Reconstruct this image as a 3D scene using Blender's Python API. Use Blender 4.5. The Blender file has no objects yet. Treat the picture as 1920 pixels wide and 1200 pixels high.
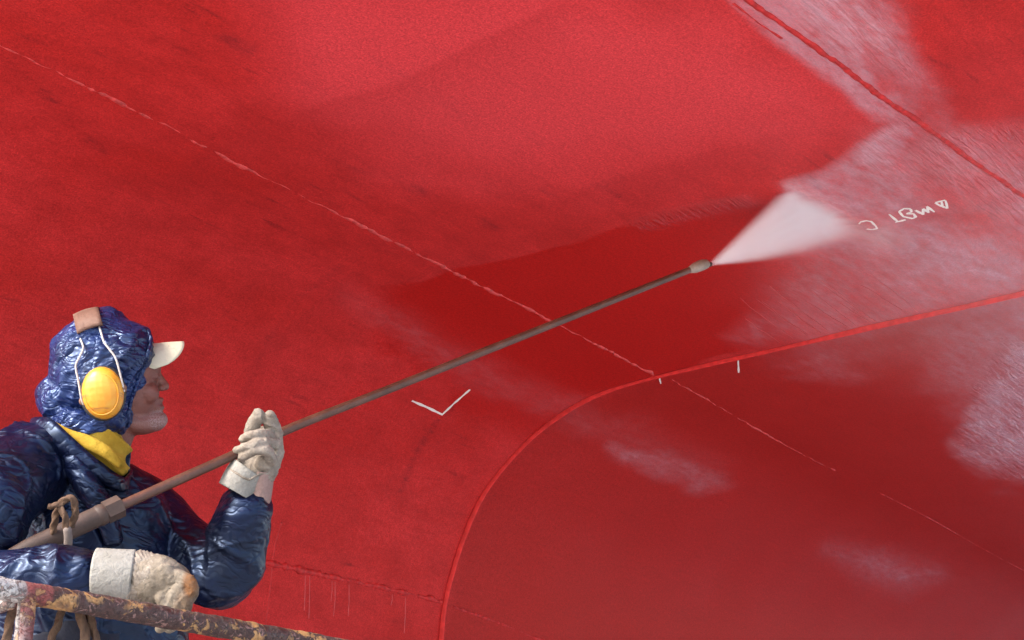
import bpy, bmesh, math, random
import numpy as np
from mathutils import Vector, Matrix
from mathutils.bvhtree import BVHTree

random.seed(7)
scene = bpy.context.scene
COL = scene.collection

# ------------------------------------------------------------------ camera
PITCH = math.radians(21.0)
KPX = 0.000299                     # tangent per photograph pixel (1920 wide)
CAM = np.array([0.0, 0.0, 1.7])
FW = np.array([0, math.cos(PITCH), math.sin(PITCH)])
UP = np.array([0, -math.sin(PITCH), math.cos(PITCH)])
RT = np.array([1.0, 0, 0])
cam_data = bpy.data.cameras.new("camera")
cam = bpy.data.objects.new("camera", cam_data)
COL.objects.link(cam)
cam.location = CAM
cam.rotation_euler = (math.radians(90) + PITCH, 0, 0)
cam_data.sensor_width = 36
cam_data.lens = 18 / (960 * KPX)
cam_data.clip_end = 3000
scene.camera = cam

# ------------------------------------------------------------------ light
SUN_ELEV = math.radians(34)
SUN_AZ = (-0.80, -0.60)            # horizontal direction towards the sun
world = bpy.data.worlds.new("World")
scene.world = world
world.use_nodes = True
wn = world.node_tree
bg = wn.nodes["Background"]
sky = wn.nodes.new("ShaderNodeTexSky")
sky.sky_type = 'NISHITA'
sky.sun_disc = False
sky.sun_elevation = SUN_ELEV
sky.sun_rotation = math.atan2(SUN_AZ[0], SUN_AZ[1])
sky.dust_density = 2.5
wn.links.new(sky.outputs[0], bg.inputs[0])
bg.inputs[1].default_value = 0.15
sun_d = bpy.data.lights.new("sun", 'SUN')
sun_d.energy = 1.5
sun_d.angle = math.radians(20)
sun_d.color = (1.0, 0.95, 0.88)
sun = bpy.data.objects.new("sun", sun_d)
COL.objects.link(sun)
sdir = Vector((SUN_AZ[0] * math.cos(SUN_ELEV), SUN_AZ[1] * math.cos(SUN_ELEV), math.sin(SUN_ELEV)))
sun.rotation_euler = sdir.to_track_quat('Z', 'Y').to_euler()
sun.location = (-6, -6, 9)
scene.view_settings.view_transform = 'Standard'
scene.view_settings.look = 'None'
scene.view_settings.gamma = 1
scene.view_settings.exposure = 2.1

# ------------------------------------------------------------------ helpers
def ray(x, y):
    return FW + (x - 960) * KPX * RT - (y - 600) * KPX * UP

def at_depth(x, y, dep):
    return CAM + dep * ray(x, y)

def at_y(x, y, Y):
    v = ray(x, y)
    return CAM + v * (Y / v[1])

PX = KPX * 4.2                      # metres per photograph pixel at the worker

def tag(o, label=None, cat=None, group=None, kind=None):
    if label: o["label"] = label
    if cat: o["category"] = cat
    if group: o["group"] = group
    if kind: o["kind"] = kind
    return o

def empty(name, loc):
    o = bpy.data.objects.new(name, None)
    COL.objects.link(o)
    o.location = loc
    o.empty_display_size = 0.1
    return o

def link_mesh(name, verts, faces, mat=None, parent=None, smooth=True):
    me = bpy.data.meshes.new(name)
    me.from_pydata([tuple(map(float, v)) for v in verts], [], [tuple(map(int, f)) for f in faces])
    me.validate()
    bm = bmesh.new(); bm.from_mesh(me)
    bmesh.ops.recalc_face_normals(bm, faces=bm.faces)
    bm.to_mesh(me); bm.free()
    if smooth:
        me.polygons.foreach_set("use_smooth", [True] * len(me.polygons))
    me.update()
    o = bpy.data.objects.new(name, me)
    COL.objects.link(o)
    if mat: me.materials.append(mat)
    if parent is not None:
        o.parent = parent
        o.matrix_parent_inverse = Matrix.Translation(Vector(parent.location)).inverted() if parent.parent is None else Matrix()
        if parent.parent is not None:
            o.matrix_parent_inverse = Matrix()
    return o

# ---- numpy gradient-free value noise
def _hash(ix, iy, iz, seed):
    h = (ix * 374761393 + iy * 668265263 + iz * 2147483647 + seed * 1274126177) & 0xffffffff
    h = ((h ^ (h >> 13)) * 1274126177) & 0xffffffff
    h = (h ^ (h >> 16)) & 0xffffffff
    return h.astype(np.float64) / 0xffffffff

def vnoise(p, seed=0):
    p = np.asarray(p, float)
    i = np.floor(p).astype(np.int64); f = p - i
    w = f * f * f * (f * (f * 6 - 15) + 10)
    out = 0
    for dx in (0, 1):
        for dy in (0, 1):
            for dz in (0, 1):
                wt = (w[:, 0] if dx else 1 - w[:, 0]) * (w[:, 1] if dy else 1 - w[:, 1]) * (w[:, 2] if dz else 1 - w[:, 2])
                out = out + wt * _hash(i[:, 0] + dx, i[:, 1] + dy, i[:, 2] + dz, seed)
    return out * 2 - 1

def fbm(p, octv=4, seed=0):
    s = 0; a = 1; tot = 0
    for k in range(octv):
        s = s + a * vnoise(p * (2 ** k) + 17.3 * k, seed + k); tot += a; a *= 0.5
    return s / tot

def ridged(p, octv=3, seed=0):
    s = 0; a = 1; tot = 0
    for k in range(octv):
        s = s + a * (1 - np.abs(vnoise(p * (2 ** k) + 9.1 * k, seed + k)) * 2); tot += a; a *= 0.55
    return s / tot

def smooth01(x, a, b):
    t = np.clip((x - a) / (b - a), 0, 1)
    return t * t * (3 - 2 * t)

# ------------------------------------------------------------------ node helpers
def new_mat(name):
    m = bpy.data.materials.new(name)
    m.use_nodes = True
    nt = m.node_tree
    b = nt.nodes["Principled BSDF"]
    return m, nt, b

def N(nt, typ, **kw):
    n = nt.nodes.new(typ)
    for k, v in kw.items():
        if k == "inp":
            for kk, vv in v.items():
                n.inputs[kk].default_value = vv
        else:
            setattr(n, k, v)
    return n

def math_n(nt, op, a, b=None, c=None, clamp=False):
    n = nt.nodes.new("ShaderNodeMath"); n.operation = op; n.use_clamp = clamp
    for i, v in enumerate((a, b, c)):
        if v is None: continue
        if isinstance(v, (int, float)): n.inputs[i].default_value = v
        else: nt.links.new(v, n.inputs[i])
    return n.outputs[0]

def mixc(nt, fac, a, b, blend='MIX'):
    n = nt.nodes.new("ShaderNodeMix"); n.data_type = 'RGBA'; n.blend_type = blend
    for idx, v in ((0, fac), (6, a), (7, b)):
        if isinstance(v, (int, float)): n.inputs[idx].default_value = v
        elif isinstance(v, tuple): n.inputs[idx].default_value = (*v, 1) if len(v) == 3 else v
        else: nt.links.new(v, n.inputs[idx])
    return n.outputs[2]

def ramp(nt, fac, stops, interp='LINEAR'):
    n = nt.nodes.new("ShaderNodeValToRGB")
    cr = n.color_ramp; cr.interpolation = interp
    while len(cr.elements) < len(stops): cr.elements.new(0.5)
    for e, (p, c) in zip(cr.elements, stops):
        e.position = p
        e.color = (c, c, c, 1) if isinstance(c, (int, float)) else (*c, 1)
    nt.links.new(fac, n.inputs[0])
    return n.outputs[0]

def noise_n(nt, vec, scale, detail=4, rough=0.55, dist=0.0):
    n = nt.nodes.new("ShaderNodeTexNoise")
    n.inputs["Scale"].default_value = scale; n.inputs["Detail"].default_value = detail
    n.inputs["Roughness"].default_value = rough; n.inputs["Distortion"].default_value = dist
    if vec is not None: nt.links.new(vec, n.inputs["Vector"])
    return n.outputs[0]

def mapping_n(nt, vec, scale=(1, 1, 1), rot=(0, 0, 0)):
    n = nt.nodes.new("ShaderNodeMapping")
    n.inputs["Scale"].default_value = scale; n.inputs["Rotation"].default_value = rot
    nt.links.new(vec, n.inputs["Vector"])
    return n.outputs[0]

def attr_n(nt, name):
    n = nt.nodes.new("ShaderNodeAttribute"); n.attribute_name = name
    return n.outputs["Fac"]

def bump_n(nt, height, strength, dist, normal=None):
    n = nt.nodes.new("ShaderNodeBump")
    n.inputs["Strength"].default_value = strength; n.inputs["Distance"].default_value = dist
    nt.links.new(height, n.inputs["Height"])
    if normal is not None: nt.links.new(normal, n.inputs["Normal"])
    return n.outputs[0]

def objco(nt):
    return nt.nodes.new("ShaderNodeTexCoord").outputs["Object"]

# ------------------------------------------------------------------ dock floor
def mat_floor():
    m, nt, b = new_mat("dock_concrete")
    co = objco(nt)
    n1 = noise_n(nt, co, 0.35, 5); n2 = noise_n(nt, co, 14, 5)
    c = ramp(nt, n1, [(0.3, (0.44, 0.43, 0.41)), (0.7, (0.58, 0.57, 0.54))])
    c = mixc(nt, 0.35, c, ramp(nt, n2, [(0.3, (0.22, 0.21, 0.2)), (0.7, (0.55, 0.53, 0.5))]))
    nt.links.new(c, b.inputs["Base Color"])
    r = ramp(nt, noise_n(nt, co, 0.5, 3), [(0.48, 0.85), (0.56, 0.12)])
    nt.links.new(r, b.inputs["Roughness"])
    nt.links.new(bump_n(nt, n2, 0.3, 0.01), b.inputs["Normal"])
    return m
R = 900
gv = [(-R, -R, 0), (R, -R, 0), (R, R, 0), (-R, R, 0)]
tag(link_mesh("dock_floor", gv, [(0, 1, 2, 3)], mat_floor(), smooth=False), kind="structure")

# ------------------------------------------------------------------ ship hull
AZ = math.radians(37)
HD = np.array([math.sin(AZ), math.cos(AZ), 0])        # along the ship
HN = np.array([math.cos(AZ), -math.sin(AZ), 0])       # outward
P0 = at_depth(825, 1200, 6.6); P0[2] = 0

prof = [(-0.9, 1.5), (-0.2, 1.5), (-0.08, 1.53), (-0.02, 1.6), (0.0, 1.75), (0.0, 2.3), (0.0, 2.75), (0.003, 2.96), (0.022, 3.10),
        (0.055, 3.21), (0.11, 3.34), (0.20, 3.485), (0.31, 3.59), (0.43, 3.67), (0.55, 3.725), (0.67, 3.762), (0.79, 3.782), (0.95, 3.79),
        (1.3, 3.79), (1.9, 3.785), (2.5, 3.78), (3.1, 3.78), (3.35, 3.80), (3.6, 3.9), (3.78, 4.1), (3.85, 4.4), (3.88, 5.2), (3.9, 6.8)]
prof = np.array(prof)

def resample_profile(prof, step):
    # Catmull-Rom then uniform arc length
    P = np.vstack([2 * prof[0] - prof[1], prof, 2 * prof[-1] - prof[-2]])
    pts = []
    for i in range(1, len(P) - 2):
        p0, p1, p2, p3 = P[i - 1], P[i], P[i + 1], P[i + 2]
        t0 = 0; t1 = t0 + np.linalg.norm(p1 - p0) ** .5; t2 = t1 + np.linalg.norm(p2 - p1) ** .5; t3 = t2 + np.linalg.norm(p3 - p2) ** .5
        for t in np.linspace(t1, t2, 40, endpoint=False):
            a1 = (t1 - t) / (t1 - t0) * p0 + (t - t0) / (t1 - t0) * p1
            a2 = (t2 - t) / (t2 - t1) * p1 + (t - t1) / (t2 - t1) * p2
            a3 = (t3 - t) / (t3 - t2) * p2 + (t - t2) / (t3 - t2) * p3
            b1 = (t2 - t) / (t2 - t0) * a1 + (t - t0) / (t2 - t0) * a2
            b2 = (t3 - t) / (t3 - t1) * a2 + (t - t1) / (t3 - t1) * a3
            pts.append((t2 - t) / (t2 - t1) * b1 + (t - t1) / (t2 - t1) * b2)
    pts.append(prof[-1]); pts = np.array(pts)
    s = np.concatenate([[0], np.cumsum(np.linalg.norm(np.diff(pts, axis=0), axis=1))])
    ss = [0.0]
    while ss[-1] < s[-1]:
        x = ss[-1]
        z = np.interp(x, s, pts[:, 1]); o = np.interp(x, s, pts[:, 0])
        fine = (z > 2.4 and o < 3.0 and z < 4.0)
        ss.append(x + (step if fine else 0.12))
    ss = np.array(ss); ss[-1] = s[-1]
    return ss, np.stack([np.interp(ss, s, pts[:, 0]), np.interp(ss, s, pts[:, 1])], 1)

STEP = 0.0125
S, PR = resample_profile(prof, STEP)
T0, T1 = -3.2, 8.0
ts = [T0]
while ts[-1] < T1:
    ts.append(ts[-1] + STEP * max(1.0, min(8.0, 1.0 + max(0, ts[-1] - 1.0) * 0.35)))
TS = np.array(ts)
tan = np.gradient(PR, axis=0); tan /= np.linalg.norm(tan, axis=1)[:, None]
NR = np.stack([tan[:, 1], -tan[:, 0]], 1)               # outward in (o, z)
nT, nS = len(TS), len(S)
TT, SS = np.meshgrid(TS, S, indexing='ij')
OO = np.broadcast_to(PR[:, 0], (nT, nS)); ZZ = np.broadcast_to(PR[:, 1], (nT, nS))
# plating is never flat: slight hollows between the frames, ripples along welds
q = np.stack([TT.ravel() * 1.3, SS.ravel() * 1.3, np.zeros(TT.size)], 1)
disp = 0.007 * fbm(q, 3, 3).reshape(nT, nS)
disp += 0.0022 * np.cos(TT * 2 * math.pi / 0.72) * (0.6 + 0.4 * np.cos(SS * 2 * math.pi / 1.1))
disp += 0.0016 * np.cos(SS * 2 * math.pi / 0.62 + 0.6)
disp = disp - 0.045 * smooth01(TT, -0.004, 0.012)        # strake beyond the edge bar sits lower
DO = OO + NR[None, :, 0] * disp; DZ = ZZ + NR[None, :, 1] * disp
XYZ = P0[None, None, :] + TT[..., None] * HD + DO[..., None] * HN
XYZ[..., 2] = DZ
HV = XYZ.reshape(-1, 3)
idx = np.arange(nT * nS).reshape(nT, nS)
HF = np.stack([idx[:-1, :-1].ravel(), idx[1:, :-1].ravel(), idx[1:, 1:].ravel(), idx[:-1, 1:].ravel()], 1)

bvh = BVHTree.FromPolygons([tuple(v) for v in HV], [tuple(map(int, f)) for f in HF])

def hull_hit(x, y):
    v = ray(x, y); v = v / np.linalg.norm(v)
    h = bvh.ray_cast(Vector(CAM), Vector(v))
    if h[0] is None: return None
    n = h[1]
    if n.dot(Vector(v)) > 0: n = -n
    return np.array(h[0]), np.array(n)

# hull coordinates -> photograph pixels, used only to lay out the stains, wet patches and painted glare
rel = HV - CAM
dep = rel @ FW
PXX = 960 + (rel @ RT) / dep / KPX
PXY = 600 - (rel @ UP) / dep / KPX
valid = dep > 0.5

def poly_mask(poly, soft, wob=0, seed=0):
    """1 inside a patch outlined on the plating, fading over `soft`."""
    px = PXX.copy(); py = PXY.copy()
    if wob:
        w = np.stack([TT.ravel() * 5, SS.ravel() * 5, np.zeros(TT.size)], 1)
        px = px + wob * fbm(w, 3, seed); py = py + wob * fbm(w + 31, 3, seed + 5)
    P = np.array(poly, float)
    lo = P.min(0) - soft * 2 - wob; hi = P.max(0) + soft * 2 + wob
    sel = np.where(valid & (px > lo[0]) & (px < hi[0]) & (py > lo[1]) & (py < hi[1]))[0]
    out = np.zeros(len(px))
    if len(sel) == 0: return out
    x = px[sel]; y = py[sel]
    inside = np.zeros(len(sel), bool); dmin = np.full(len(sel), 1e9)
    for i in range(len(P)):
        x1, y1 = P[i]; x2, y2 = P[(i + 1) % len(P)]
        cond = ((y1 > y) != (y2 > y))
        xi = (x2 - x1) * (y - y1) / (y2 - y1 + 1e-12) + x1
        inside ^= cond & (x < xi)
        dx, dy = x2 - x1, y2 - y1
        t = np.clip(((x - x1) * dx + (y - y1) * dy) / (dx * dx + dy * dy + 1e-9), 0, 1)
        dmin = np.minimum(dmin, np.hypot(x - x1 - t * dx, y - y1 - t * dy))
    sd = np.where(inside, dmin, -dmin)
    out[sel] = smooth01(sd, -soft, soft)
    return out

def stroke_mask(pts, width, soft):
    P = np.array(pts, float)
    dmin = np.full(len(PXX), 1e9)
    lo = P.min(0) - width - soft; hi = P.max(0) + width + soft
    sel = np.where(valid & (PXX > lo[0]) & (PXX < hi[0]) & (PXY > lo[1]) & (PXY < hi[1]))[0]
    x = PXX[sel]; y = PXY[sel]; dm = np.full(len(sel), 1e9)
    for (x1, y1), (x2, y2) in zip(P[:-1], P[1:]):
        dx, dy = x2 - x1, y2 - y1
        t = np.clip(((x - x1) * dx + (y - y1) * dy) / (dx * dx + dy * dy + 1e-9), 0, 1)
        dm = np.minimum(dm, np.hypot(x - x1 - t * dx, y - y1 - t * dy))
    out = np.zeros(len(PXX))
    out[sel] = 1 - smooth01(dm, width - soft, width + soft)
    return out

# freshly washed, water-dark plating behind the lance
wet = poly_mask([(560, 560), (700, 528), (850, 512), (1000, 486), (1110, 446), (1180, 418), (1260, 392), (1385, 368), (1480, 390), (1520, 640), (1240, 702), (1120, 760), (1000, 900), (600, 900)], 9, 16, 11)
wet *= poly_mask([(690, 400), (1440, 340), (1470, 480), (1440, 640), (1240, 720), (1150, 740), (1000, 815), (930, 800), (730, 620)], 90, 60, 12)
wet = np.maximum(wet, 0.55 * poly_mask([(830, 1215), (870, 1000), (950, 865), (1050, 775), (1240, 702), (1500, 640), (1920, 545), (1960, 700), (1960, 1260)], 14))
wet = np.maximum(wet, 0.35 * poly_mask([(560, 760), (760, 640), (1000, 700), (1100, 745), (950, 865), (870, 1000), (835, 1130), (560, 1060)], 60, 30, 13))
def edge_shade(line, width, sharp=6, wob=8, seed=0):
    """old wash passes end in a line: darker paint on one side, fading away from it"""
    L = np.array(line, float)
    w = np.stack([TT.ravel() * 4, SS.ravel() * 4, np.zeros(TT.size)], 1)
    x = PXX; y = PXY + wob * fbm(w, 3, seed)
    yl = np.interp(x, L[:, 0], L[:, 1])
    dy = y - yl
    v = smooth01(dy, -sharp, sharp) * np.exp(-np.clip(dy, 0, 1e4) / width)
    span = smooth01(x, L[0, 0] - 60, L[0, 0] + 60) * (1 - smooth01(x, L[-1, 0] - 60, L[-1, 0] + 60))
    return np.where(valid, v * span, 0)
tone = 0.9 * edge_shade([(300, 330), (420, 265), (600, 200), (745, 158), (870, 92), (975, 46), (1060, 8)], 70, 9, 10, 41)
tone = np.maximum(tone, 0.7 * edge_shade([(780, 480), (833, 450), (1016, 375), (1142, 342), (1300, 300), (1480, 240)], 60, 9, 10, 42))
tone = np.maximum(tone, 0.7 * edge_shade([(450, 700), (500, 650), (560, 590), (640, 530), (700, 490)], 60, 5, 6, 43))
tone = np.maximum(tone, 0.6 * edge_shade([(60, 590), (100, 540), (170, 450), (250, 370), (300, 330)], 70, 6, 8, 44))
tone = np.maximum(tone, 0.6 * edge_shade([(-60, 90), (60, 60), (200, 0), (260, -40)], 90, 9, 10, 45))
tone = np.maximum(tone, 0.5 * edge_shade([(1500, 700), (1650, 728), (1750, 705), (1920, 640)], 50, 9, 10, 46))
tone = np.maximum(tone, 0.6 * edge_shade([(1640, 230), (1700, 180), (1800, 120), (1920, 60)], 160, 40, 20, 47))
pale = poly_mask([(500, -40), (1000, -40), (1380, 40), (1640, 220), (1400, 290), (1100, 340), (800, 330), (560, 200)], 110, 40, 48)  # pinkish haze and gloss of the upper plating, painted into the colour
# wet coat on the plating, its glare painted in as a pale tint
film_glare = poly_mask([(1330, -60), (1390, 20), (1500, 105), (1640, 215), (1682, 226), (1630, 268), (1545, 322), (1470, 350), (1500, 400), (1640, 410), (1760, 400), (1960, 420), (1960, 330), (1800, 240),
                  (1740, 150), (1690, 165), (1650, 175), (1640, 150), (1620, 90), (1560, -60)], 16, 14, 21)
film_glare *= 1 - 0.75 * poly_mask([(1700, 150), (1690, 250), (1690, 330), (1760, 420), (2000, 420), (2000, 100)], 50, 30, 22)
film_glare = np.maximum(film_glare, 0.62 * poly_mask([(1580, -60), (1640, 20), (1700, 100), (1740, 170), (1660, 175), (1560, 60), (1480, -60)], 45, 40, 23))
film_glare = np.maximum(film_glare, 0.55 * poly_mask([(1690, 240), (1800, 250), (1960, 330), (1960, 420), (1800, 350)], 40, 40, 24))
film_glare = np.maximum(film_glare, 0.72 * poly_mask([(1480, 430), (1960, 380), (1960, 560), (1700, 610), (1540, 660), (1440, 590)], 95, 90, 31))
film_glare = np.maximum(film_glare, 0.55 * poly_mask([(1700, 600), (1960, 540), (1960, 760), (1800, 760)], 70, 40, 32))
film_glare = np.maximum(film_glare, poly_mask([(1980, 640), (1890, 650), (1840, 740), (1810, 800), (1800, 850), (1860, 880), (1980, 900)], 36, 40, 33))
film_glare = np.maximum(film_glare, 0.55 * poly_mask([(1150, 842), (1200, 845), (1300, 866), (1362, 895), (1310, 908), (1240, 890)], 26, 16, 35))  # highlight band along the curve, painted as pale streaks
film_glare = np.maximum(film_glare, 0.22 * poly_mask([(1560, 1030), (1640, 1035), (1760, 1075), (1700, 1100), (1620, 1075)], 40, 12, 36))
film_glare = np.maximum(film_glare, 0.20 * poly_mask([(660, 560), (720, 570), (900, 670), (1100, 765), (1350, 860), (1300, 880), (1100, 800), (880, 705), (700, 600)], 40, 18, 37))
film_glare *= 0.75 + 0.5 * smooth01(fbm(np.stack([TT.ravel() * 2.2, SS.ravel() * 9, np.zeros(TT.size)], 1), 4, 39), -.35, .35)
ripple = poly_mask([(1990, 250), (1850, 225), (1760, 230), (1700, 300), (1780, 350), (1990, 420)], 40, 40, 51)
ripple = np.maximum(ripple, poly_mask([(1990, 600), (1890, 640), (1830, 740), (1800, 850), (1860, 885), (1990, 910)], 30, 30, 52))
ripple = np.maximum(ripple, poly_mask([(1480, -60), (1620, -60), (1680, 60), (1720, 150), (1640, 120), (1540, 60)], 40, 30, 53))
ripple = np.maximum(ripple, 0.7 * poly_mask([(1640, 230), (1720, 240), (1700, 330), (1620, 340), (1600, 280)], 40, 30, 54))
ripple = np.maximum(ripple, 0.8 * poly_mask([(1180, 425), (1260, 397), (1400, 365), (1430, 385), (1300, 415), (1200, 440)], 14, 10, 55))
# rubbing marks
scuff = np.zeros(len(HV))
for pts, w, a in [([(700, 108), (760, 150), (820, 190), (885, 228)], 7, .7), ([(735, 135), (765, 152)], 11, .7), ([(845, 198), (885, 225)], 12, .9), ([(415, 68), (470, 94)], 8, .6),
                  ([(565, 150), (585, 165)], 5, .5), ([(75, 172), (105, 190)], 8, .6), ([(165, 262), (195, 285)], 6, .5), ([(990, 175), (1012, 182)], 6, .6), ([(985, 250), (1018, 268)], 6, .6),
                  ([(1120, 345), (1160, 368)], 5, .5), ([(770, 350), (795, 360)], 7, .6), ([(900, 412), (930, 428)], 6, .5), ([(1015, 358), (1038, 366)], 5, .5), ([(1740, 108), (1790, 130)], 5, .5),
                  ([(1080, 178), (1092, 185)], 5, .5), ([(1135, 190), (1150, 207)], 4, .5), ([(930, 690), (870, 745), (820, 790), (780, 850), (752, 920)], 5, .55), ([(620, 300), (700, 330)], 4, .3),
                  ([(640, 500), (560, 560), (500, 640), (450, 760)], 5, .25)]:
    scuff = np.maximum(scuff, a * stroke_mask(pts, w, w * 0.9))
beyond = smooth01(TT, 0.0, 0.02).ravel()

def mat_hull():
    m, nt, b = new_mat("red_hull_paint")
    uv = nt.nodes.new("ShaderNodeUVMap").outputs[0]
    rpl = attr_n(nt, "ripple")
    wetA, filmGlareA, scA, bey = attr_n(nt, "wet"), attr_n(nt, "film_glare"), attr_n(nt, "scuff"), attr_n(nt, "beyond")
    big = noise_n(nt, mapping_n(nt, uv, (1.0, 1.6, 1)), 1.6, 5)
    mid = noise_n(nt, uv, 14, 6, 0.65)
    fine = noise_n(nt, uv, 190, 3, 0.8)
    grain = noise_n(nt, uv, 75, 3, 0.7)
    streak = noise_n(nt, mapping_n(nt, uv, (3.0, 16, 1)), 2.2, 5, 0.6)
    dash = noise_n(nt, mapping_n(nt, uv, (6.0, 40, 1)), 1.0, 3, 0.5)
    c = mixc(nt, ramp(nt, big, [(0.32, 0.0), (0.7, 1.0)]), (0.43, 0.0195, 0.0170), (0.54, 0.032, 0.033))
    c = mixc(nt, math_n(nt, 'MULTIPLY', ramp(nt, streak, [(0.45, 0.0), (0.75, 1.0)]), 0.35), c, (0.32, 0.018, 0.018))
    c = mixc(nt, math_n(nt, 'MULTIPLY', ramp(nt, dash, [(0.60, 0.0), (0.70, 1.0)]), math_n(nt, 'MULTIPLY', ramp(nt, noise_n(nt, uv, 2.3, 3), [(0.46, 0.0), (0.64, 1.0)]), 0.7)), c, (0.19, 0.014, 0.016))
    c = mixc(nt, math_n(nt, 'MULTIPLY', ramp(nt, mid, [(0.35, 1.0), (0.6, 0.0)]), 0.30), c, (0.30, 0.011, 0.011))
    mot = noise_n(nt, mapping_n(nt, uv, (1.0, 1.7, 1)), 5.5, 6, 0.68)
    c = mixc(nt, math_n(nt, 'MULTIPLY', ramp(nt, mot, [(0.36, 1.0), (0.56, 0.0)]), 0.42), c, (0.29, 0.014, 0.013))
    brk = ramp(nt, noise_n(nt, mapping_n(nt, uv, (14.0, 60, 1)), 1.0, 4, 0.7), [(0.38, 0.0), (0.60, 1.0)])
    c = mixc(nt, math_n(nt, 'MULTIPLY', scA, brk), c, (0.08, 0.010, 0.014))
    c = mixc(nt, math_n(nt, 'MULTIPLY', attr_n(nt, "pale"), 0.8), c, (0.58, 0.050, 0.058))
    c = mixc(nt, math_n(nt, 'MULTIPLY', attr_n(nt, "tone"), 0.40), c, (0.31, 0.017, 0.018))
    # soaked paint is darker and more saturated
    wj = math_n(nt, 'ADD', wetA, math_n(nt, 'MULTIPLY', math_n(nt, 'SUBTRACT', mid, 0.5), 0.5))
    rag = noise_n(nt, uv, 42, 4, 0.7)
    wj = math_n(nt, 'ADD', wj, math_n(nt, 'MULTIPLY', math_n(nt, 'SUBTRACT', rag, 0.5), 0.8))
    wj = ramp(nt, wj, [(0.25, 0.0), (0.7, 1.0)])
    c = mixc(nt, math_n(nt, 'MULTIPLY', wj, 0.9), c, (0.37, 0.0085, 0.0065))
    c = mixc(nt, math_n(nt, 'MULTIPLY', bey, 0.38), c, (0.27, 0.016, 0.012))
    gr = ramp(nt, grain, [(0.3, 0.84), (0.7, 1.16)])
    fr = ramp(nt, fine, [(0.3, 0.62), (0.7, 1.35)])
    c = mixc(nt, 1.0, c, mixc(nt, 1.0, gr, fr, 'MULTIPLY'), 'MULTIPLY')
    nt.links.new(c, b.inputs["Base Color"])
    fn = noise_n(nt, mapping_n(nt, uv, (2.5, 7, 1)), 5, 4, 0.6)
    fj = math_n(nt, 'MULTIPLY', filmGlareA, ramp(nt, fn, [(0.32, 0.45), (0.66, 1.25)]))
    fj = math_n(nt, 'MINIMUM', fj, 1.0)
    glare_tint = math_n(nt, 'MULTIPLY', fj, ramp(nt, noise_n(nt, mapping_n(nt, uv, (1.0, 2.5, 1)), 9, 4, 0.55), [(0.36, 0.50), (0.64, 0.72)]))
    c = mixc(nt, math_n(nt, 'MULTIPLY', glare_tint, math_n(nt, 'ADD', 0.52, math_n(nt, 'MULTIPLY', rpl, 0.25))), c, (0.60, 0.43, 0.50))  # pale pink base colour stands in for glare on the wet coat
    nt.links.new(c, b.inputs["Base Color"])
    ro = math_n(nt, 'SUBTRACT', 0.58, math_n(nt, 'MULTIPLY', wj, 0.10))
    ro = math_n(nt, 'SUBTRACT', ro, math_n(nt, 'MULTIPLY', fj, 0.30), clamp=True)
    nt.links.new(ro, b.inputs["Roughness"])
    b.inputs["Specular IOR Level"].default_value = 0.10
    nt.links.new(math_n(nt, 'MINIMUM', math_n(nt, 'ADD', math_n(nt, 'MULTIPLY', fj, 1.4), rpl), 1.0), b.inputs["Coat Weight"])
    b.inputs['Coat IOR'].default_value = 1.6
    b.inputs["Coat Roughness"].default_value = 0.07
    runs = noise_n(nt, mapping_n(nt, uv, (4.0, 60, 1)), 1.3, 3, 0.6, 0.4)
    rip = noise_n(nt, mapping_n(nt, uv, (1.0, 2.2, 1)), 38, 4, 0.6)
    h1 = bump_n(nt, fine, 0.25, 0.0012)
    h2 = bump_n(nt, math_n(nt, 'MULTIPLY', math_n(nt, 'SUBTRACT', math_n(nt, 'ADD', runs, rip), 1.0), fj), 0.45, 0.008, h1)
    wav = noise_n(nt, mapping_n(nt, uv, (6.0, 42, 1)), 1.5, 3, 0.55, 0.7)
    h3 = bump_n(nt, math_n(nt, 'MULTIPLY', wav, rpl), 0.7, 0.022, h1)
    nt.links.new(h2, b.inputs["Normal"])
    nt.links.new(h3, b.inputs["Coat Normal"])
    return m

M_HULL = mat_hull()
def quad_mesh(name, V, F, mat, parent=None, attrs=None, uv=None):
    me = bpy.data.meshes.new(name)
    me.vertices.add(len(V)); me.vertices.foreach_set("co", np.asarray(V, np.float32).ravel())
    me.loops.add(F.size); me.loops.foreach_set("vertex_index", F.ravel().astype(np.int32))
    me.polygons.add(len(F)); me.polygons.foreach_set("loop_start", np.arange(0, F.size, 4, dtype=np.int32))
    me.polygons.foreach_set("use_smooth", np.ones(len(F), bool))
    me.update(calc_edges=True)
    for k, v in (attrs or {}).items():
        a = me.attributes.new(k, 'FLOAT', 'POINT'); a.data.foreach_set("value", np.asarray(v, np.float32))
    if uv is not None:
        l = me.uv_layers.new(name="plating"); l.data.foreach_set("uv", uv[F.ravel()].astype(np.float32).ravel())
    o = bpy.data.objects.new(name, me); COL.objects.link(o)
    me.materials.append(mat)
    if parent is not None:
        o.parent = parent
        o.matrix_parent_inverse = Matrix.Translation(parent.location).inverted()
    return o

ship = empty("ship_hull", P0 + np.array([0, 0, 1.5]))
tag(ship, "huge red painted ship bottom with weld seams curving overhead, wet where the jet hits", "ship")
bpy.context.view_layer.update()
UVH = np.stack([TT.ravel(), SS.ravel()], 1)
plating = quad_mesh("plating", HV, HF, M_HULL, ship, dict(wet=wet, film_glare=film_glare, scuff=scuff, beyond=beyond, tone=tone, pale=pale, ripple=ripple), UVH)
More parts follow.
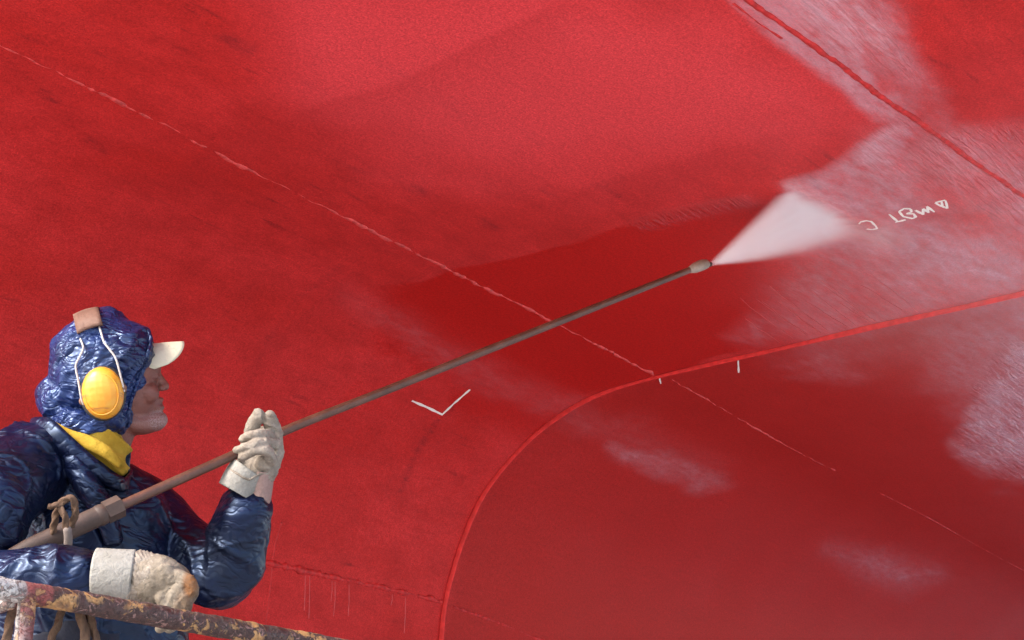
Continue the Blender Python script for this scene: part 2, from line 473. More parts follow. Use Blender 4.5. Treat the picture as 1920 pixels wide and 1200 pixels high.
# far half of the ship, mirrored about the keel line, and its ends and deck
cs = slice(0, None, 12)
PRc = PR[cs]; PRc = np.vstack([PRc, PR[-1:]])
mir = np.stack([-1.8 - PRc[:, 0], PRc[:, 1]], 1)
mv, mf = [], []
for t in (T0, T1):
    for o_, z_ in mir:
        p = P0 + t * HD + o_ * HN; mv.append((p[0], p[1], z_))
n = len(mir)
mf = np.array([(i, i + 1, n + i + 1, n + i) for i in range(n - 1)])
quad_mesh("plating", np.array(mv), mf, M_HULL, ship, dict(wet=np.zeros(2 * n)), np.array([[t, s] for t in (T0, T1) for s in np.linspace(0, 12, n)]))
full = np.vstack([PRc, mir[::-1]])
for t in (T0, T1):
    vs = [tuple((P0 + t * HD + o_ * HN)[:2]) + (z_,) for o_, z_ in full]
    link_mesh("end_plating", vs, [tuple(range(len(vs)))], M_HULL, ship, smooth=False)
dk = []
for t in (T0, T1):
    for o_ in (PR[-1, 0], -1.8 - PR[-1, 0]):
        p = P0 + t * HD + o_ * HN; dk.append((p[0], p[1], PR[-1, 1]))
link_mesh("deck", dk, [(0, 1, 3, 2)], M_HULL, ship, smooth=False)

def simple_paint(name, col, rough=0.5, var=0.25, scale=60, spec=0.4):
    m, nt, b = new_mat(name)
    co = objco(nt)
    n = noise_n(nt, co, scale, 4)
    lo = tuple(x * (1 - var) for x in col); hi = tuple(min(1, x * (1 + var)) for x in col)
    nt.links.new(ramp(nt, n, [(0.3, lo), (0.7, hi)]), b.inputs["Base Color"])
    b.inputs["Roughness"].default_value = rough
    b.inputs["Specular IOR Level"].default_value = spec
    return m

def hull_line(pts, spacing=0.02, lift=0.0):
    """3D polyline lying on the plating along a drawn line."""
    out = []
    for (x1, y1), (x2, y2) in zip(pts[:-1], pts[1:]):
        k = max(2, int(math.hypot(x2 - x1, y2 - y1) / 6))
        for i in range(k):
            f = i / k
            h = hull_hit(x1 + (x2 - x1) * f, y1 + (y2 - y1) * f)
            if h is not None: out.append(h)
    h = hull_hit(*pts[-1])
    if h is not None: out.append(h)
    return out

def bead(name, pts, rad, mat, parent, jit=0.5, gaps=0.0, seed=1, sides=8, flat=0.6):
    """irregular half-sunk weld bead along the plating"""
    L = hull_line(pts)
    P = np.array([p for p, n in L]); Nn = np.array([n for p, n in L])
    s = np.concatenate([[0], np.cumsum(np.linalg.norm(np.diff(P, axis=0), axis=1))])
    k = int(s[-1] / 0.008) + 2
    u = np.linspace(0, s[-1], k)
    P = np.stack([np.interp(u, s, P[:, i]) for i in range(3)], 1)
    Nn = np.stack([np.interp(u, s, Nn[:, i]) for i in range(3)], 1); Nn /= np.linalg.norm(Nn, axis=1)[:, None]
    T = np.gradient(P, axis=0); T /= np.linalg.norm(T, axis=1)[:, None]
    B = np.cross(T, Nn)
    r = rad * (1 + jit * vnoise(np.stack([u * 60, u * 0, u * 0], 1), seed) + jit * 0.6 * vnoise(np.stack([u * 14, u * 0 + 3, u * 0], 1), seed))
    r = r * (1 - gaps * smooth01(vnoise(np.stack([u * 5, u * 0 + 7, u * 0], 1), seed), 0.0, 0.5))
    off = (0.9 if mat is M_BEAD else 0.25) * rad * vnoise(np.stack([u * 25, u * 0, u * 0 + 5], 1), seed)
    vs, fs = [], []
    for i in range(k):
        for j in range(sides):
            a = 2 * math.pi * j / sides
            vs.append(P[i] + B[i] * (off[i] + r[i] * math.cos(a)) + Nn[i] * (r[i] * flat * math.sin(a) - 0.0005))
    for i in range(k - 1):
        for j in range(sides):
            fs.append((i * sides + j, i * sides + (j + 1) % sides, (i + 1) * sides + (j + 1) % sides, (i + 1) * sides + j))
    fs.append(tuple(range(sides))); fs.append(tuple(range((k - 1) * sides, k * sides)))
    return link_mesh(name, vs, fs, mat, parent)

M_BEAD = simple_paint("weld_paint_pale", (0.52, 0.048, 0.044), 0.5, 0.4, 60)
M_BEADD = simple_paint("weld_paint_red", (0.42, 0.020, 0.02), 0.5, 0.35, 60, 0.2)
M_EDGE = simple_paint("edge_bar_paint", (0.60, 0.032, 0.030), 0.5, 0.2, 40, 0.15)
bead("weld_seam", [(-30, 72), (20, 95), (150, 155), (300, 230), (430, 300), (520, 345), (650, 410), (740, 455), (870, 520), (1030, 600), (1130, 652), (1233, 706)], 0.0056, M_BEAD, ship, 0.8, 0.6, 2)
bead("weld_seam", [(1258, 712), (1330, 752), (1420, 805), (1500, 850), (1565, 882)], 0.0042, M_BEAD, ship, 0.6, 0.5, 4)
bead("weld_seam", [(1650, 925), (1730, 965), (1830, 1022), (1900, 1060), (1950, 1085)], 0.004, M_BEADD, ship, 0.6, 0.6, 5)
bead("weld_seam", [(440, 1040), (500, 1055), (600, 1077), (700, 1098), (780, 1115), (833, 1130)], 0.0085, M_BEADD, ship, 0.7, 0.2, 6)
bead("weld_seam", [(850, 1138), (900, 1155), (960, 1178), (1030, 1206), (1080, 1225)], 0.0065, M_BEADD, ship, 0.9, 0.6, 7)
bead("weld_seam", [(528, 978), (515, 1020), (510, 1060), (504, 1120), (498, 1160), (492, 1230)], 0.004, M_BEADD, ship, 0.4, 0.3, 8)
bead("weld_seam", [(1360, -30), (1400, 0), (1470, 48), (1570, 118), (1650, 180), (1720, 226), (1800, 285), (1880, 340), (1950, 392)], 0.0085, M_BEADD, ship, 0.22, 0.0, 9)
bead("weld_seam", [(1375, 6), (1420, 42), (1466, 72)], 0.0035, M_BEADD, ship, 0.4, 0.1, 10)

# edge bar: a plate edge standing proud of the plating, following the section of the hull
def section(t, lift, lo=0.0):
    P = []
    for (o_, z_), (no, nz) in zip(PR, NR):
        if z_ < 2.3 or o_ > 3.0 or z_ > 4.0: continue
        p = P0 + t * HD + (o_ + no * lift) * HN
        P.append((p[0], p[1], z_ + nz * lift))
    return np.array(P)
def edge_bar():
    w = 0.0050
    A = section(-w, -0.035); B = section(-w, 0.010); C_ = section(w * .3, 0.0135); D = section(w, 0.009); E_ = section(w, -0.075)
    n = len(A)
    jt = 0.0045 * fbm(np.stack([np.arange(n) * 0.06, np.zeros(n), np.zeros(n)], 1), 3, 5) + 0.003 * fbm(np.stack([np.arange(n) * 0.5, np.zeros(n), np.zeros(n)], 1), 2, 6)
    rows = [A, B + jt[:, None] * HD, C_ + 0.6 * jt[:, None] * HD, D + jt[:, None] * HD * .5, E_]
    vs = np.concatenate(rows); fs = []
    for k in range(4):
        for i in range(n - 1):
            fs.append((k * n + i, k * n + i + 1, (k + 1) * n + i + 1, (k + 1) * n + i))
    return link_mesh("edge_bar", vs, fs, M_EDGE, ship)
edge_bar()

# hand-painted marks
def brush(pts, w, mat_list, lift=0.0015, seed=0):
    """flat brush strokes on the plating; returns verts, faces"""
    vs, fs = [], []
    for st in pts:
        L = hull_line(st) if len(st) > 1 else []
        if len(L) < 2: continue
        P = np.array([p for p, n in L]); Nn = np.array([n for p, n in L])
        T = np.gradient(P, axis=0); T /= np.linalg.norm(T, axis=1)[:, None] + 1e-9
        B = np.cross(T, Nn)
        b0 = len(vs)
        for i in range(len(P)):
            ww = w * (0.8 + 0.35 * math.sin(i * 1.7 + seed + len(st)) * random.uniform(.3, 1)) * (0.7 if i in (0, len(P) - 1) else 1)
            for sgn in (-1, 1):
                vs.append(P[i] + B[i] * ww * sgn + Nn[i] * lift)
            for sgn in (1, -1):
                vs.append(P[i] + B[i] * ww * 0.8 * sgn + Nn[i] * (lift - 0.003))
        for i in range(len(P) - 1):
            for a, c in ((0, 1), (1, 2), (2, 3), (3, 0)):
                fs.append((b0 + 4 * i + a, b0 + 4 * i + c, b0 + 4 * i + 4 + c, b0 + 4 * i + 4 + a))
    return vs, fs
M_CHALK = simple_paint("chalk_white", (0.74, 0.70, 0.65), 0.8, 0.12, 200)
def zz(L):
    return [(1250 + x / 3.2, 320 + y / 3.2) for x, y in L]
letters = dict(
    A=[[(1612, 190), (1660, 178), (1672, 176)], [(1672, 176), (1686, 224)], [(1686, 224), (1640, 208), (1612, 192)], [(1648, 182), (1656, 214)]],
    W=[[(1492, 236), (1540, 262)], [(1540, 262), (1536, 226)], [(1536, 226), (1572, 250)], [(1572, 250), (1560, 212)], [(1560, 212), (1606, 246)]],
    B=[[(1394, 244), (1424, 226), (1462, 228)], [(1394, 244), (1420, 274), (1476, 286)], [(1462, 228), (1470, 246), (1440, 256)], [(1440, 256), (1482, 258), (1494, 276), (1476, 286)]],
    T=[[(1334, 260), (1386, 303)], [(1372, 308), (1434, 293)]],
    C=[[(1154, 318), (1164, 306), (1198, 299), (1228, 304), (1254, 330), (1262, 346), (1232, 352), (1200, 349)]])
for k, sts in letters.items():
    v, f = brush([zz(s) for s in sts], 0.0041 if k != 'C' else 0.0034, None, seed=len(sts))
    link_mesh("chalk_letter", v, f, M_CHALK, ship, smooth=False)
v, f = brush([[(772, 751), (800, 763), (829, 777)], [(828, 778), (850, 757), (881, 730)]], 0.0052, None)
link_mesh("check_mark", v, f, M_CHALK, ship, smooth=False)
for pts in ([[(1384, 674), (1385, 698)]], [[(1236, 706), (1239, 719)]]):
    v, f = brush(pts, 0.004, None)
    link_mesh("paint_drip", v, f, M_CHALK, ship, smooth=False)
M_RUN = simple_paint("wet_run", (0.48, 0.055, 0.055), 0.3, 0.2, 80)
rr = random.Random(5)
for i in range(17):
    x0 = 1385 + i * 15 + rr.uniform(-6, 6); L = rr.uniform(50, 120)
    yl = np.interp(x0 + L, [1240, 1380, 1500, 1700, 1920], [702, 668, 640, 600, 545])
    if rr.random() < .15: continue
    x1 = x0 + L * rr.uniform(.75, 1); y1 = np.interp(x1, [1240, 1380, 1500, 1700, 1920], [702, 668, 640, 600, 545]) - 8
    sl = rr.uniform(.62, .8); pts = []
    for k in range(6):
        f = k / 5; pts.append((x1 - (x1 - x0) * (1 - f) + rr.uniform(-1.5, 1.5), y1 - (x1 - x0) * sl * (1 - f) + rr.uniform(-1.5, 1.5)))
    v, f = brush([pts], 0.0014, None, 0.0008)
    link_mesh("water_run", v, f, M_RUN, ship, smooth=False)
for i in range(7):
    x0 = 545 + rr.uniform(0, 230); y0 = np.interp(x0, [500, 600, 700, 833], [1055, 1077, 1098, 1130]) + 8
    L = rr.uniform(20, 80)
    v, f = brush([[(x0, y0), (x0 + rr.uniform(-1, 1), y0 + L * .5), (x0 - 2 + rr.uniform(-1, 1), y0 + L)]], 0.0013, None, 0.0008)
    link_mesh("water_run", v, f, M_RUN, ship, smooth=False)
# ------------------------------------------------------------------ shape helpers for soft things
def pd(dep):
    return KPX * dep

def catmull(P, n):
    P = np.asarray(P, float)
    if len(P) < 3:
        return np.array([P[0] + (P[-1] - P[0]) * t for t in np.linspace(0, 1, n)])
    Q = np.vstack([2 * P[0] - P[1], P, 2 * P[-1] - P[-2]])
    out = []
    m = len(P) - 1
    for u in np.linspace(0, m, n):
        i = min(int(u), m - 1); t = u - i
        a, b, c, d = Q[i], Q[i + 1], Q[i + 2], Q[i + 3]
        out.append(0.5 * (2 * b + (c - a) * t + (2 * a - 5 * b + 4 * c - d) * t * t + (3 * b - a - 3 * c + d) * t ** 3))
    return np.array(out)

def loft(P, ra, rb=None, n=24, sides=20, cap=True, ref=FW, power=2.0):
    """tube through P with half widths ra (across the ref) and rb (along it)"""
    P = np.asarray(P, float); k = len(P)
    ra = np.broadcast_to(np.asarray(ra, float), (k,)); rb = ra if rb is None else np.broadcast_to(np.asarray(rb, float), (k,))
    D = catmull(np.column_stack([P, ra, rb]), n)
    C, A, B = D[:, :3], np.maximum(D[:, 3], 5e-4), np.maximum(D[:, 4], 5e-4)
    T = np.gradient(C, axis=0); T /= np.linalg.norm(T, axis=1)[:, None] + 1e-12
    vs, fs = [], []
    rows = []
    def ring(c, t, a, b):
        e2 = ref - t * (ref @ t)
        if np.linalg.norm(e2) < 0.15:
            e2 = UP - t * (UP @ t)
        e2 = e2 / np.linalg.norm(e2); e1 = np.cross(t, e2)
        r0 = len(vs)
        for j in range(sides):
            th = 2 * math.pi * j / sides
            cs, sn = math.cos(th), math.sin(th)
            if power != 2.0:
                cs = math.copysign(abs(cs) ** (2 / power), cs); sn = math.copysign(abs(sn) ** (2 / power), sn)
            vs.append(c + e1 * a * cs + e2 * b * sn)
        rows.append(r0)
    if cap:
        m = min(A[0], B[0])
        for s in (0.98, 0.8, 0.45):
            q = math.sqrt(1 - s * s)
            ring(C[0] - T[0] * m * s, T[0], A[0] * q, B[0] * q)
    for i in range(n): ring(C[i], T[i], A[i], B[i])
    if cap:
        m = min(A[-1], B[-1])
        for s in (0.45, 0.8, 0.98):
            q = math.sqrt(1 - s * s)
            ring(C[-1] + T[-1] * m * s, T[-1], A[-1] * q, B[-1] * q)
    for r0, r1 in zip(rows[:-1], rows[1:]):
        for j in range(sides):
            j2 = (j + 1) % sides
            fs.append((r0 + j, r0 + j2, r1 + j2, r1 + j))
    fs.append(tuple(rows[0] + j for j in range(sides))[::-1])
    fs.append(tuple(rows[-1] + j for j in range(sides)))
    return np.array(vs), fs

def ellipsoid(c, ax, nu=18, nv=12):
    """ax: three half-axis vectors"""
    vs, fs = [], []
    ax = [np.asarray(a, float) for a in ax]
    for i in range(1, nv):
        th = math.pi * i / nv
        for j in range(nu):
            ph = 2 * math.pi * j / nu
            vs.append(c + ax[0] * math.sin(th) * math.cos(ph) + ax[1] * math.cos(th) + ax[2] * math.sin(th) * math.sin(ph))
    for i in range(nv - 2):
        for j in range(nu):
            fs.append((i * nu + j, i * nu + (j + 1) % nu, (i + 1) * nu + (j + 1) % nu, (i + 1) * nu + j))
    t = len(vs); vs.append(c + ax[1]); vs.append(c - ax[1])
    for j in range(nu):
        fs.append((t, (j + 1) % nu, j)); fs.append((t + 1, (nv - 2) * nu + j, (nv - 2) * nu + (j + 1) % nu))
    return np.array(vs), fs

def ball(x, y, dep, rx, ry, rz, rot=0.0):
    """ellipsoid given by photograph pixels across and metres in depth; rot in picture plane (deg)"""
    p = pd(dep); a = math.radians(rot)
    e1 = RT * math.cos(a) + UP * math.sin(a); e2 = -RT * math.sin(a) + UP * math.cos(a)
    return ellipsoid(at_depth(x, y, dep), (e1 * rx * p, e2 * ry * p, FW * rz))

def plane_loft(L, **kw):
    """L rows: x, y, depth, half width in px, half depth in m"""
    P = [at_depth(a[0], a[1], a[2]) for a in L]
    return loft(P, [a[3] * pd(a[2]) for a in L], [a[4] for a in L], **kw)

def fuse(pieces, voxel, smooth=4, fac=0.5):
    vs, fs = [], []
    for V, F in pieces:
        b = len(vs); vs += [tuple(map(float, v)) for v in V]; fs += [tuple(int(i) + b for i in f) for f in F]
    me = bpy.data.meshes.new("fuse_tmp"); me.from_pydata(vs, [], fs)
    bm = bmesh.new(); bm.from_mesh(me)
    # each shell consistently outward
    bmesh.ops.recalc_face_normals(bm, faces=bm.faces); bm.to_mesh(me); bm.free()
    o = bpy.data.objects.new("fuse_tmp", me); COL.objects.link(o)
    r = o.modifiers.new("r", 'REMESH'); r.mode = 'VOXEL'; r.voxel_size = voxel; r.use_smooth_shade = True
    if smooth:
        s = o.modifiers.new("s", 'SMOOTH'); s.factor = fac; s.iterations = smooth
    dg = bpy.context.evaluated_depsgraph_get()
    ev = o.evaluated_get(dg); em = ev.to_mesh()
    V = np.empty(len(em.vertices) * 3, np.float32); em.vertices.foreach_get("co", V)
    Nn = np.empty(len(em.vertices) * 3, np.float32); em.vertices.foreach_get("normal", Nn)
    F = np.empty(len(em.loops), np.int32); em.loops.foreach_get("vertex_index", F)
    ev.to_mesh_clear()
    bpy.data.objects.remove(o); bpy.data.meshes.remove(me)
    return V.reshape(-1, 3).astype(float), F.reshape(-1, 4), Nn.reshape(-1, 3).astype(float)

def put(name, VF, mat, parent, attrs=None):
    V, F = VF[0], VF[1]
    me = bpy.data.meshes.new(name)
    me.vertices.add(len(V)); me.vertices.foreach_set("co", np.asarray(V, np.float32).ravel())
    me.loops.add(F.size); me.loops.foreach_set("vertex_index", F.ravel().astype(np.int32))
    me.polygons.add(len(F)); me.polygons.foreach_set("loop_start", np.arange(0, F.size, 4, dtype=np.int32))
    me.polygons.foreach_set("use_smooth", np.ones(len(F), bool))
    me.update(calc_edges=True)
    for k, v in (attrs or {}).items():
        a = me.attributes.new(k, 'FLOAT', 'POINT'); a.data.foreach_set("value", np.asarray(v, np.float32))
    o = bpy.data.objects.new(name, me); COL.objects.link(o); me.materials.append(mat)
    if parent is not None:
        o.parent = parent
        o.matrix_parent_inverse = Matrix.Translation(parent.location).inverted() if parent.parent is None else Matrix()
    return o

def shell(name, V, F, mat, parent, thick):
    """open sheet given a real thickness"""
    o = link_mesh(name, V, F, mat, parent)
    md = o.modifiers.new("solid", 'SOLIDIFY'); md.thickness = thick; md.offset = 0
    return o

def tube(name, P, r, mat, parent, n=40, sides=12, power=2.0):
    V, F = loft(P, r, None, n=n, sides=sides, power=power)
    return link_mesh(name, V, F, mat, parent)

# ------------------------------------------------------------------ materials of the worker
def mat_nylon(name, dark=(0.006, 0.009, 0.032), light=(0.012, 0.022, 0.075), rough=0.36, crease=1.0, fold=1.0, spec=0.75):
    m, nt, b = new_mat(name)
    co = objco(nt)
    n1 = noise_n(nt, co, 5, 5, .6)
    n2 = noise_n(nt, co, 70, 4)
    c = mixc(nt, ramp(nt, n1, [(0.42, 0.0), (0.62, 1.0)]), dark, light)
    nt.links.new(c, b.inputs["Base Color"])
    nt.links.new(ramp(nt, n2, [(0.3, rough - 0.06), (0.7, rough + 0.12)]), b.inputs["Roughness"])
    b.inputs["Specular IOR Level"].default_value = spec
    b.inputs["Specular Tint"].default_value = (0.45, 0.62, 1.0, 1)
    b.inputs["Sheen Weight"].default_value = 0.0
    b.inputs["Sheen Tint"].default_value = (0.25, 0.4, 1.0, 1)
    b.inputs["Sheen Roughness"].default_value = 0.4
    # creases: sharp valleys of warped, stretched noise
    def warp(k, sc):
        nz = nt.nodes.new("ShaderNodeTexNoise"); nz.inputs["Scale"].default_value = k; nz.inputs["Detail"].default_value = 2
        nt.links.new(co, nz.inputs["Vector"])
        s_ = nt.nodes.new("ShaderNodeVectorMath"); s_.operation = 'SCALE'; s_.inputs["Scale"].default_value = sc
        nt.links.new(nz.outputs["Color"], s_.inputs[0])
        a_ = nt.nodes.new("ShaderNodeVectorMath"); a_.operation = 'ADD'
        nt.links.new(co, a_.inputs[0]); nt.links.new(s_.outputs[0], a_.inputs[1])
        return a_.outputs[0]
    def ridge(v, k, sh):
        r = math_n(nt, 'ABSOLUTE', math_n(nt, 'SUBTRACT', noise_n(nt, v, k, 2, .5), .5))
        return math_n(nt, 'MINIMUM', math_n(nt, 'MULTIPLY', r, sh), 1.0)
    w1 = mapping_n(nt, warp(6, .16), (1.0, 1.0, 2.2), (0.3, 0.5, 0.2))
    w2 = mapping_n(nt, warp(11, .10), (1.0, 1.0, 2.6), (-0.5, -0.6, 0.4))
    h = math_n(nt, 'ADD', math_n(nt, 'MULTIPLY', ridge(w1, 6 * fold, 11.0), .8), math_n(nt, 'MULTIPLY', ridge(w2, 13 * fold, 11.0), .45))
    h = math_n(nt, 'ADD', h, math_n(nt, 'MULTIPLY', noise_n(nt, w1, 5 * fold, 2, .5), 1.6))
    nb = bump_n(nt, h, 0.8 * crease, 0.014)
    nt.links.new(bump_n(nt, n2, 0.18, 0.002, nb), b.inputs["Normal"])
    return m

def mat_leather(name, base, dirt, stain=None, rough=0.75):
    m, nt, b = new_mat(name)
    co = objco(nt)
    n1 = noise_n(nt, co, 22, 5, 0.65); n2 = noise_n(nt, co, 160, 4, 0.7)
    c = mixc(nt, ramp(nt, n1, [(0.38, 0.0), (0.72, 1.0)]), base, dirt)
    c = mixc(nt, math_n(nt, 'MULTIPLY', ramp(nt, n2, [(0.4, 0.0), (0.7, 1.0)]), 0.35), c, tuple(x * 0.55 for x in dirt))
    if stain is not None:
        c = mixc(nt, math_n(nt, 'MULTIPLY', attr_n(nt, "stain"), ramp(nt, n2, [(.3, .55), (.65, 1.)])), c, stain)
    nt.links.new(c, b.inputs["Base Color"])
    b.inputs["Roughness"].default_value = rough
    b.inputs["Specular IOR Level"].default_value = 0.3
    n3 = noise_n(nt, co, 55, 5, 0.6, 1.2)
    nb = bump_n(nt, n3, 0.7, 0.006)
    nt.links.new(bump_n(nt, n2, 0.35, 0.0015, nb), b.inputs["Normal"])
    return m

def mat_skin():
    m, nt, b = new_mat("weathered_skin")
    co = objco(nt)
    n1 = noise_n(nt, co, 40, 4); n2 = noise_n(nt, co, 300, 3)
    c = ramp(nt, n1, [(0.3, (0.115, 0.032, 0.024)), (0.7, (0.165, 0.055, 0.041))])
    wh = math_n(nt, 'MULTIPLY', attr_n(nt, "stubble"), ramp(nt, noise_n(nt, co, 420, 2, .6), [(0.40, 0.0), (0.6, 1.0)]))
    c = mixc(nt, wh, c, (0.25, 0.17, 0.17))
    c = mixc(nt, attr_n(nt, "lips"), c, (0.13, 0.042, 0.036))
    nt.links.new(c, b.inputs["Base Color"])
    b.inputs["Roughness"].default_value = 0.5
    b.inputs["Subsurface Weight"].default_value = 0.08
    b.inputs["Subsurface Radius"].default_value = (0.01, 0.004, 0.002)
    n3 = noise_n(nt, mapping_n(nt, co, (60, 60, 190), (0.2, 0.5, 0)), 1.0, 4, .6, .8)
    nt.links.new(bump_n(nt, n2, 0.6, 0.0014, bump_n(nt, n3, .5, .004)), b.inputs["Normal"])
    return m

def mat_cloth(name, a, b_, scale=60, rough=0.85):
    m, nt, b = new_mat(name)
    co = objco(nt)
    n1 = noise_n(nt, co, 14, 4); n2 = noise_n(nt, co, 260, 3)
    nt.links.new(ramp(nt, n1, [(0.32, a), (0.68, b_)]), b.inputs["Base Color"])
    b.inputs["Roughness"].default_value = rough
    b.inputs["Specular IOR Level"].default_value = 0.2
    nb = bump_n(nt, noise_n(nt, co, scale, 4, 0.6, 0.8), 0.5, 0.006)
    nt.links.new(bump_n(nt, n2, 0.4, 0.001, nb), b.inputs["Normal"])
    return m

M_NYLON = mat_nylon("navy_nylon", (0.0010, 0.0014, 0.006), (0.0024, 0.0046, 0.022), 0.34, 0.38, 1.0, 0.5)  # darker copy of the hood's nylon: the jacket's shade put into its colour
M_HOOD = mat_nylon("navy_nylon_hood", (0.004, 0.007, 0.034), (0.010, 0.021, 0.092), 0.32, 0.55, 1.5, 0.7)
M_TROUS = mat_cloth("dark_trousers", (0.010, 0.011, 0.018), (0.02, 0.022, 0.035))
M_BOOT = simple_paint("black_rubber", (0.02, 0.02, 0.02), 0.5, 0.3)
M_GLOVE = mat_leather("pale_hide_glove", (0.27, 0.235, 0.20), (0.13, 0.10, 0.077))
M_GLOVED = mat_leather("soiled_hide_glove", (0.205, 0.172, 0.136), (0.080, 0.061, 0.043), (0.15, 0.058, 0.016))
M_CUFF = mat_leather("canvas_cuff", (0.25, 0.24, 0.225), (0.185, 0.175, 0.155))
M_CUFFP = mat_leather("pinkish_cuff_lining", (0.27, 0.18, 0.16), (0.21, 0.135, 0.12))
M_SKIN = mat_skin()
M_YEL = mat_cloth("yellow_scarf_cloth", (0.27, 0.155, 0.012), (0.42, 0.28, 0.035))
M_CAP = mat_cloth("cream_cap_cloth", (0.44, 0.405, 0.31), (0.52, 0.485, 0.39))
M_MUFF = None

# ------------------------------------------------------------------ the worker
DW = 4.2
FLOOR_Z = 1.42
foot = at_depth(170, 1180, 4.2)
worker = empty("person", (foot[0], foot[1], FLOOR_Z))
tag(worker, "worker in hooded navy rain jacket, white cap, orange ear muffs and pale gloves", "person")

def zpt(x, y, z):
    return np.array([x, y, z])

FX, FY = foot[0], foot[1]
legs_body, legs_cloth, boots = [], [], []
for sx, sy in ((-0.10, -0.10), (0.09, 0.10)):
    hip = np.array([FX + sx * .8, FY + sy * .8, FLOOR_Z + 0.92]); kn = np.array([FX + sx * 1.3 + .03, FY + sy * 1.3 - .02, FLOOR_Z + 0.50])
    an = np.array([FX + sx * 1.5, FY + sy * 1.5, FLOOR_Z + 0.10])
    legs_body.append(loft([hip, kn, an], [0.085, 0.055, 0.04], None, n=20))
    legs_cloth.append(loft([hip + [0, 0, .06], (hip + kn) / 2, kn, (kn + an) / 2, an], [0.10, 0.095, 0.085, 0.085, 0.08], None, n=24))
    toe = np.array([0.74, -0.50, 0.0])
    boots.append((an, toe))

# arms (depths in metres from the camera along its axis)
L_SH, L_EL, L_WR = (262, 955, 4.34), (418, 1080, 4.20), (468, 905, 4.17)
R_SH, R_EL, R_WR = (8, 912, 4.02), (-85, 1095, 3.86), (200, 1080, 3.755)
def A3(t): return at_depth(*t)

body_parts = [
    plane_loft([(170, 1290, 4.24, 120, .10), (170, 1150, 4.24, 125, .11), (165, 1010, 4.24, 140, .12), (165, 930, 4.25, 85, .08), (180, 870, 4.23, 40, .05)]),
    loft([A3(L_SH), A3((345, 1035, 4.28)), A3(L_EL)], [.062, .052, .044], None),
    loft([A3(L_EL), A3((446, 1000, 4.18)), A3(L_WR)], [.043, .040, .026], None),
    loft([A3(R_SH), A3((-50, 1010, 3.93)), A3(R_EL)], [.062, .052, .044], None),
    loft([A3(R_EL), A3((60, 1088, 3.79)), A3(R_WR), A3((265, 1085, 3.755))], [.040, .036, .028, .022], None),
    plane_loft([(180, 880, 4.21, 50, .055), (200, 830, 4.20, 45, .052), (215, 780, 4.20, 48, .055)]),
] + legs_body
# head: looks right, a little up and away from the viewer
HDp = 4.20
face = [
    ball(192, 692, HDp, 80, 88, .078, 0),                       # skull
    ball(243, 735, HDp + .01, 52, 62, .062, 10),                # mid face
    ball(262, 690, HDp + .01, 40, 42, .060, 0),                 # forehead
    plane_loft([(215, 772, HDp, 30, .060), (258, 792, HDp + .01, 24, .048), (293, 790, HDp + .022, 19, .026)], n=14, sides=16),   # jaw
    ball(300, 787, HDp + .024, 15, 15, .020, 0),                # chin
    ball(279, 738, HDp - .018, 20, 20, .022, 0),                # cheek towards the viewer
    ball(276, 738, HDp + .055, 20, 20, .022, 0),
    plane_loft([(290, 700, HDp + .022, 9, .011), (300, 712, HDp + .026, 9, .012), (309, 724, HDp + .028, 9, .014)], n=10, sides=12),  # nose
    ball(303, 728, HDp + .012, 7, 6, .008, 0), ball(303, 728, HDp + .044, 7, 6, .008, 0),
    ball(287, 702, HDp - .002, 13, 6, .020, -20), ball(287, 702, HDp + .046, 13, 6, .020, -20),    # brows
    ball(297, 750, HDp + .024, 11, 5.5, .018, 10), ball(298, 763, HDp + .024, 11, 6, .018, -5),    # lips
    ball(290, 757, HDp + .024, 10, 12, .028, 0),
    ball(192, 735, HDp - .076, 12, 22, .010, 10), ball(192, 735, HDp + .076, 12, 22, .010, 10),   # ears, under the hood
]
BV, BF, BN = fuse(body_parts + face, 0.0042, 3, 0.5)
bx = (BV - CAM); bd = bx @ FW
bpx = 960 + (bx @ RT) / bd / KPX; bpy_ = 600 - (bx @ UP) / bd / KPX
stub = smooth01(np.hypot((bpx - 300) / 24, (bpy_ - 786) / 24), 1.15, 0.55) + 0.55 * smooth01(np.hypot((bpx - 292) / 22, (bpy_ - 748) / 10), 1.2, 0.5) * 0
stub = np.clip(stub + 0.35 * smooth01(np.hypot((bpx - 272) / 40, (bpy_ - 790) / 18), 1.1, 0.4), 0, 1)
lips = smooth01(np.hypot((bpx - 300) / 9, (bpy_ - 757) / 7), 1.2, 0.5)
put("body", (BV, BF), M_SKIN, worker, dict(stubble=stub, lips=lips))
m_eye, nt_, b_ = new_mat("eye_white"); b_.inputs["Base Color"].default_value = (0.16, 0.13, 0.12, 1); b_.inputs["Roughness"].default_value = 0.15
for dd in (0.000, 0.048):
    V, F = ball(284, 714, HDp + dd, 6.5, 6.5, .0088)
    eye = link_mesh("eye", V, F, m_eye, worker)
    V, F = ball(288.5, 714, HDp + dd + .000, 3.2, 4.2, .006)
    link_mesh("iris", V, F, M_BOOT, eye)

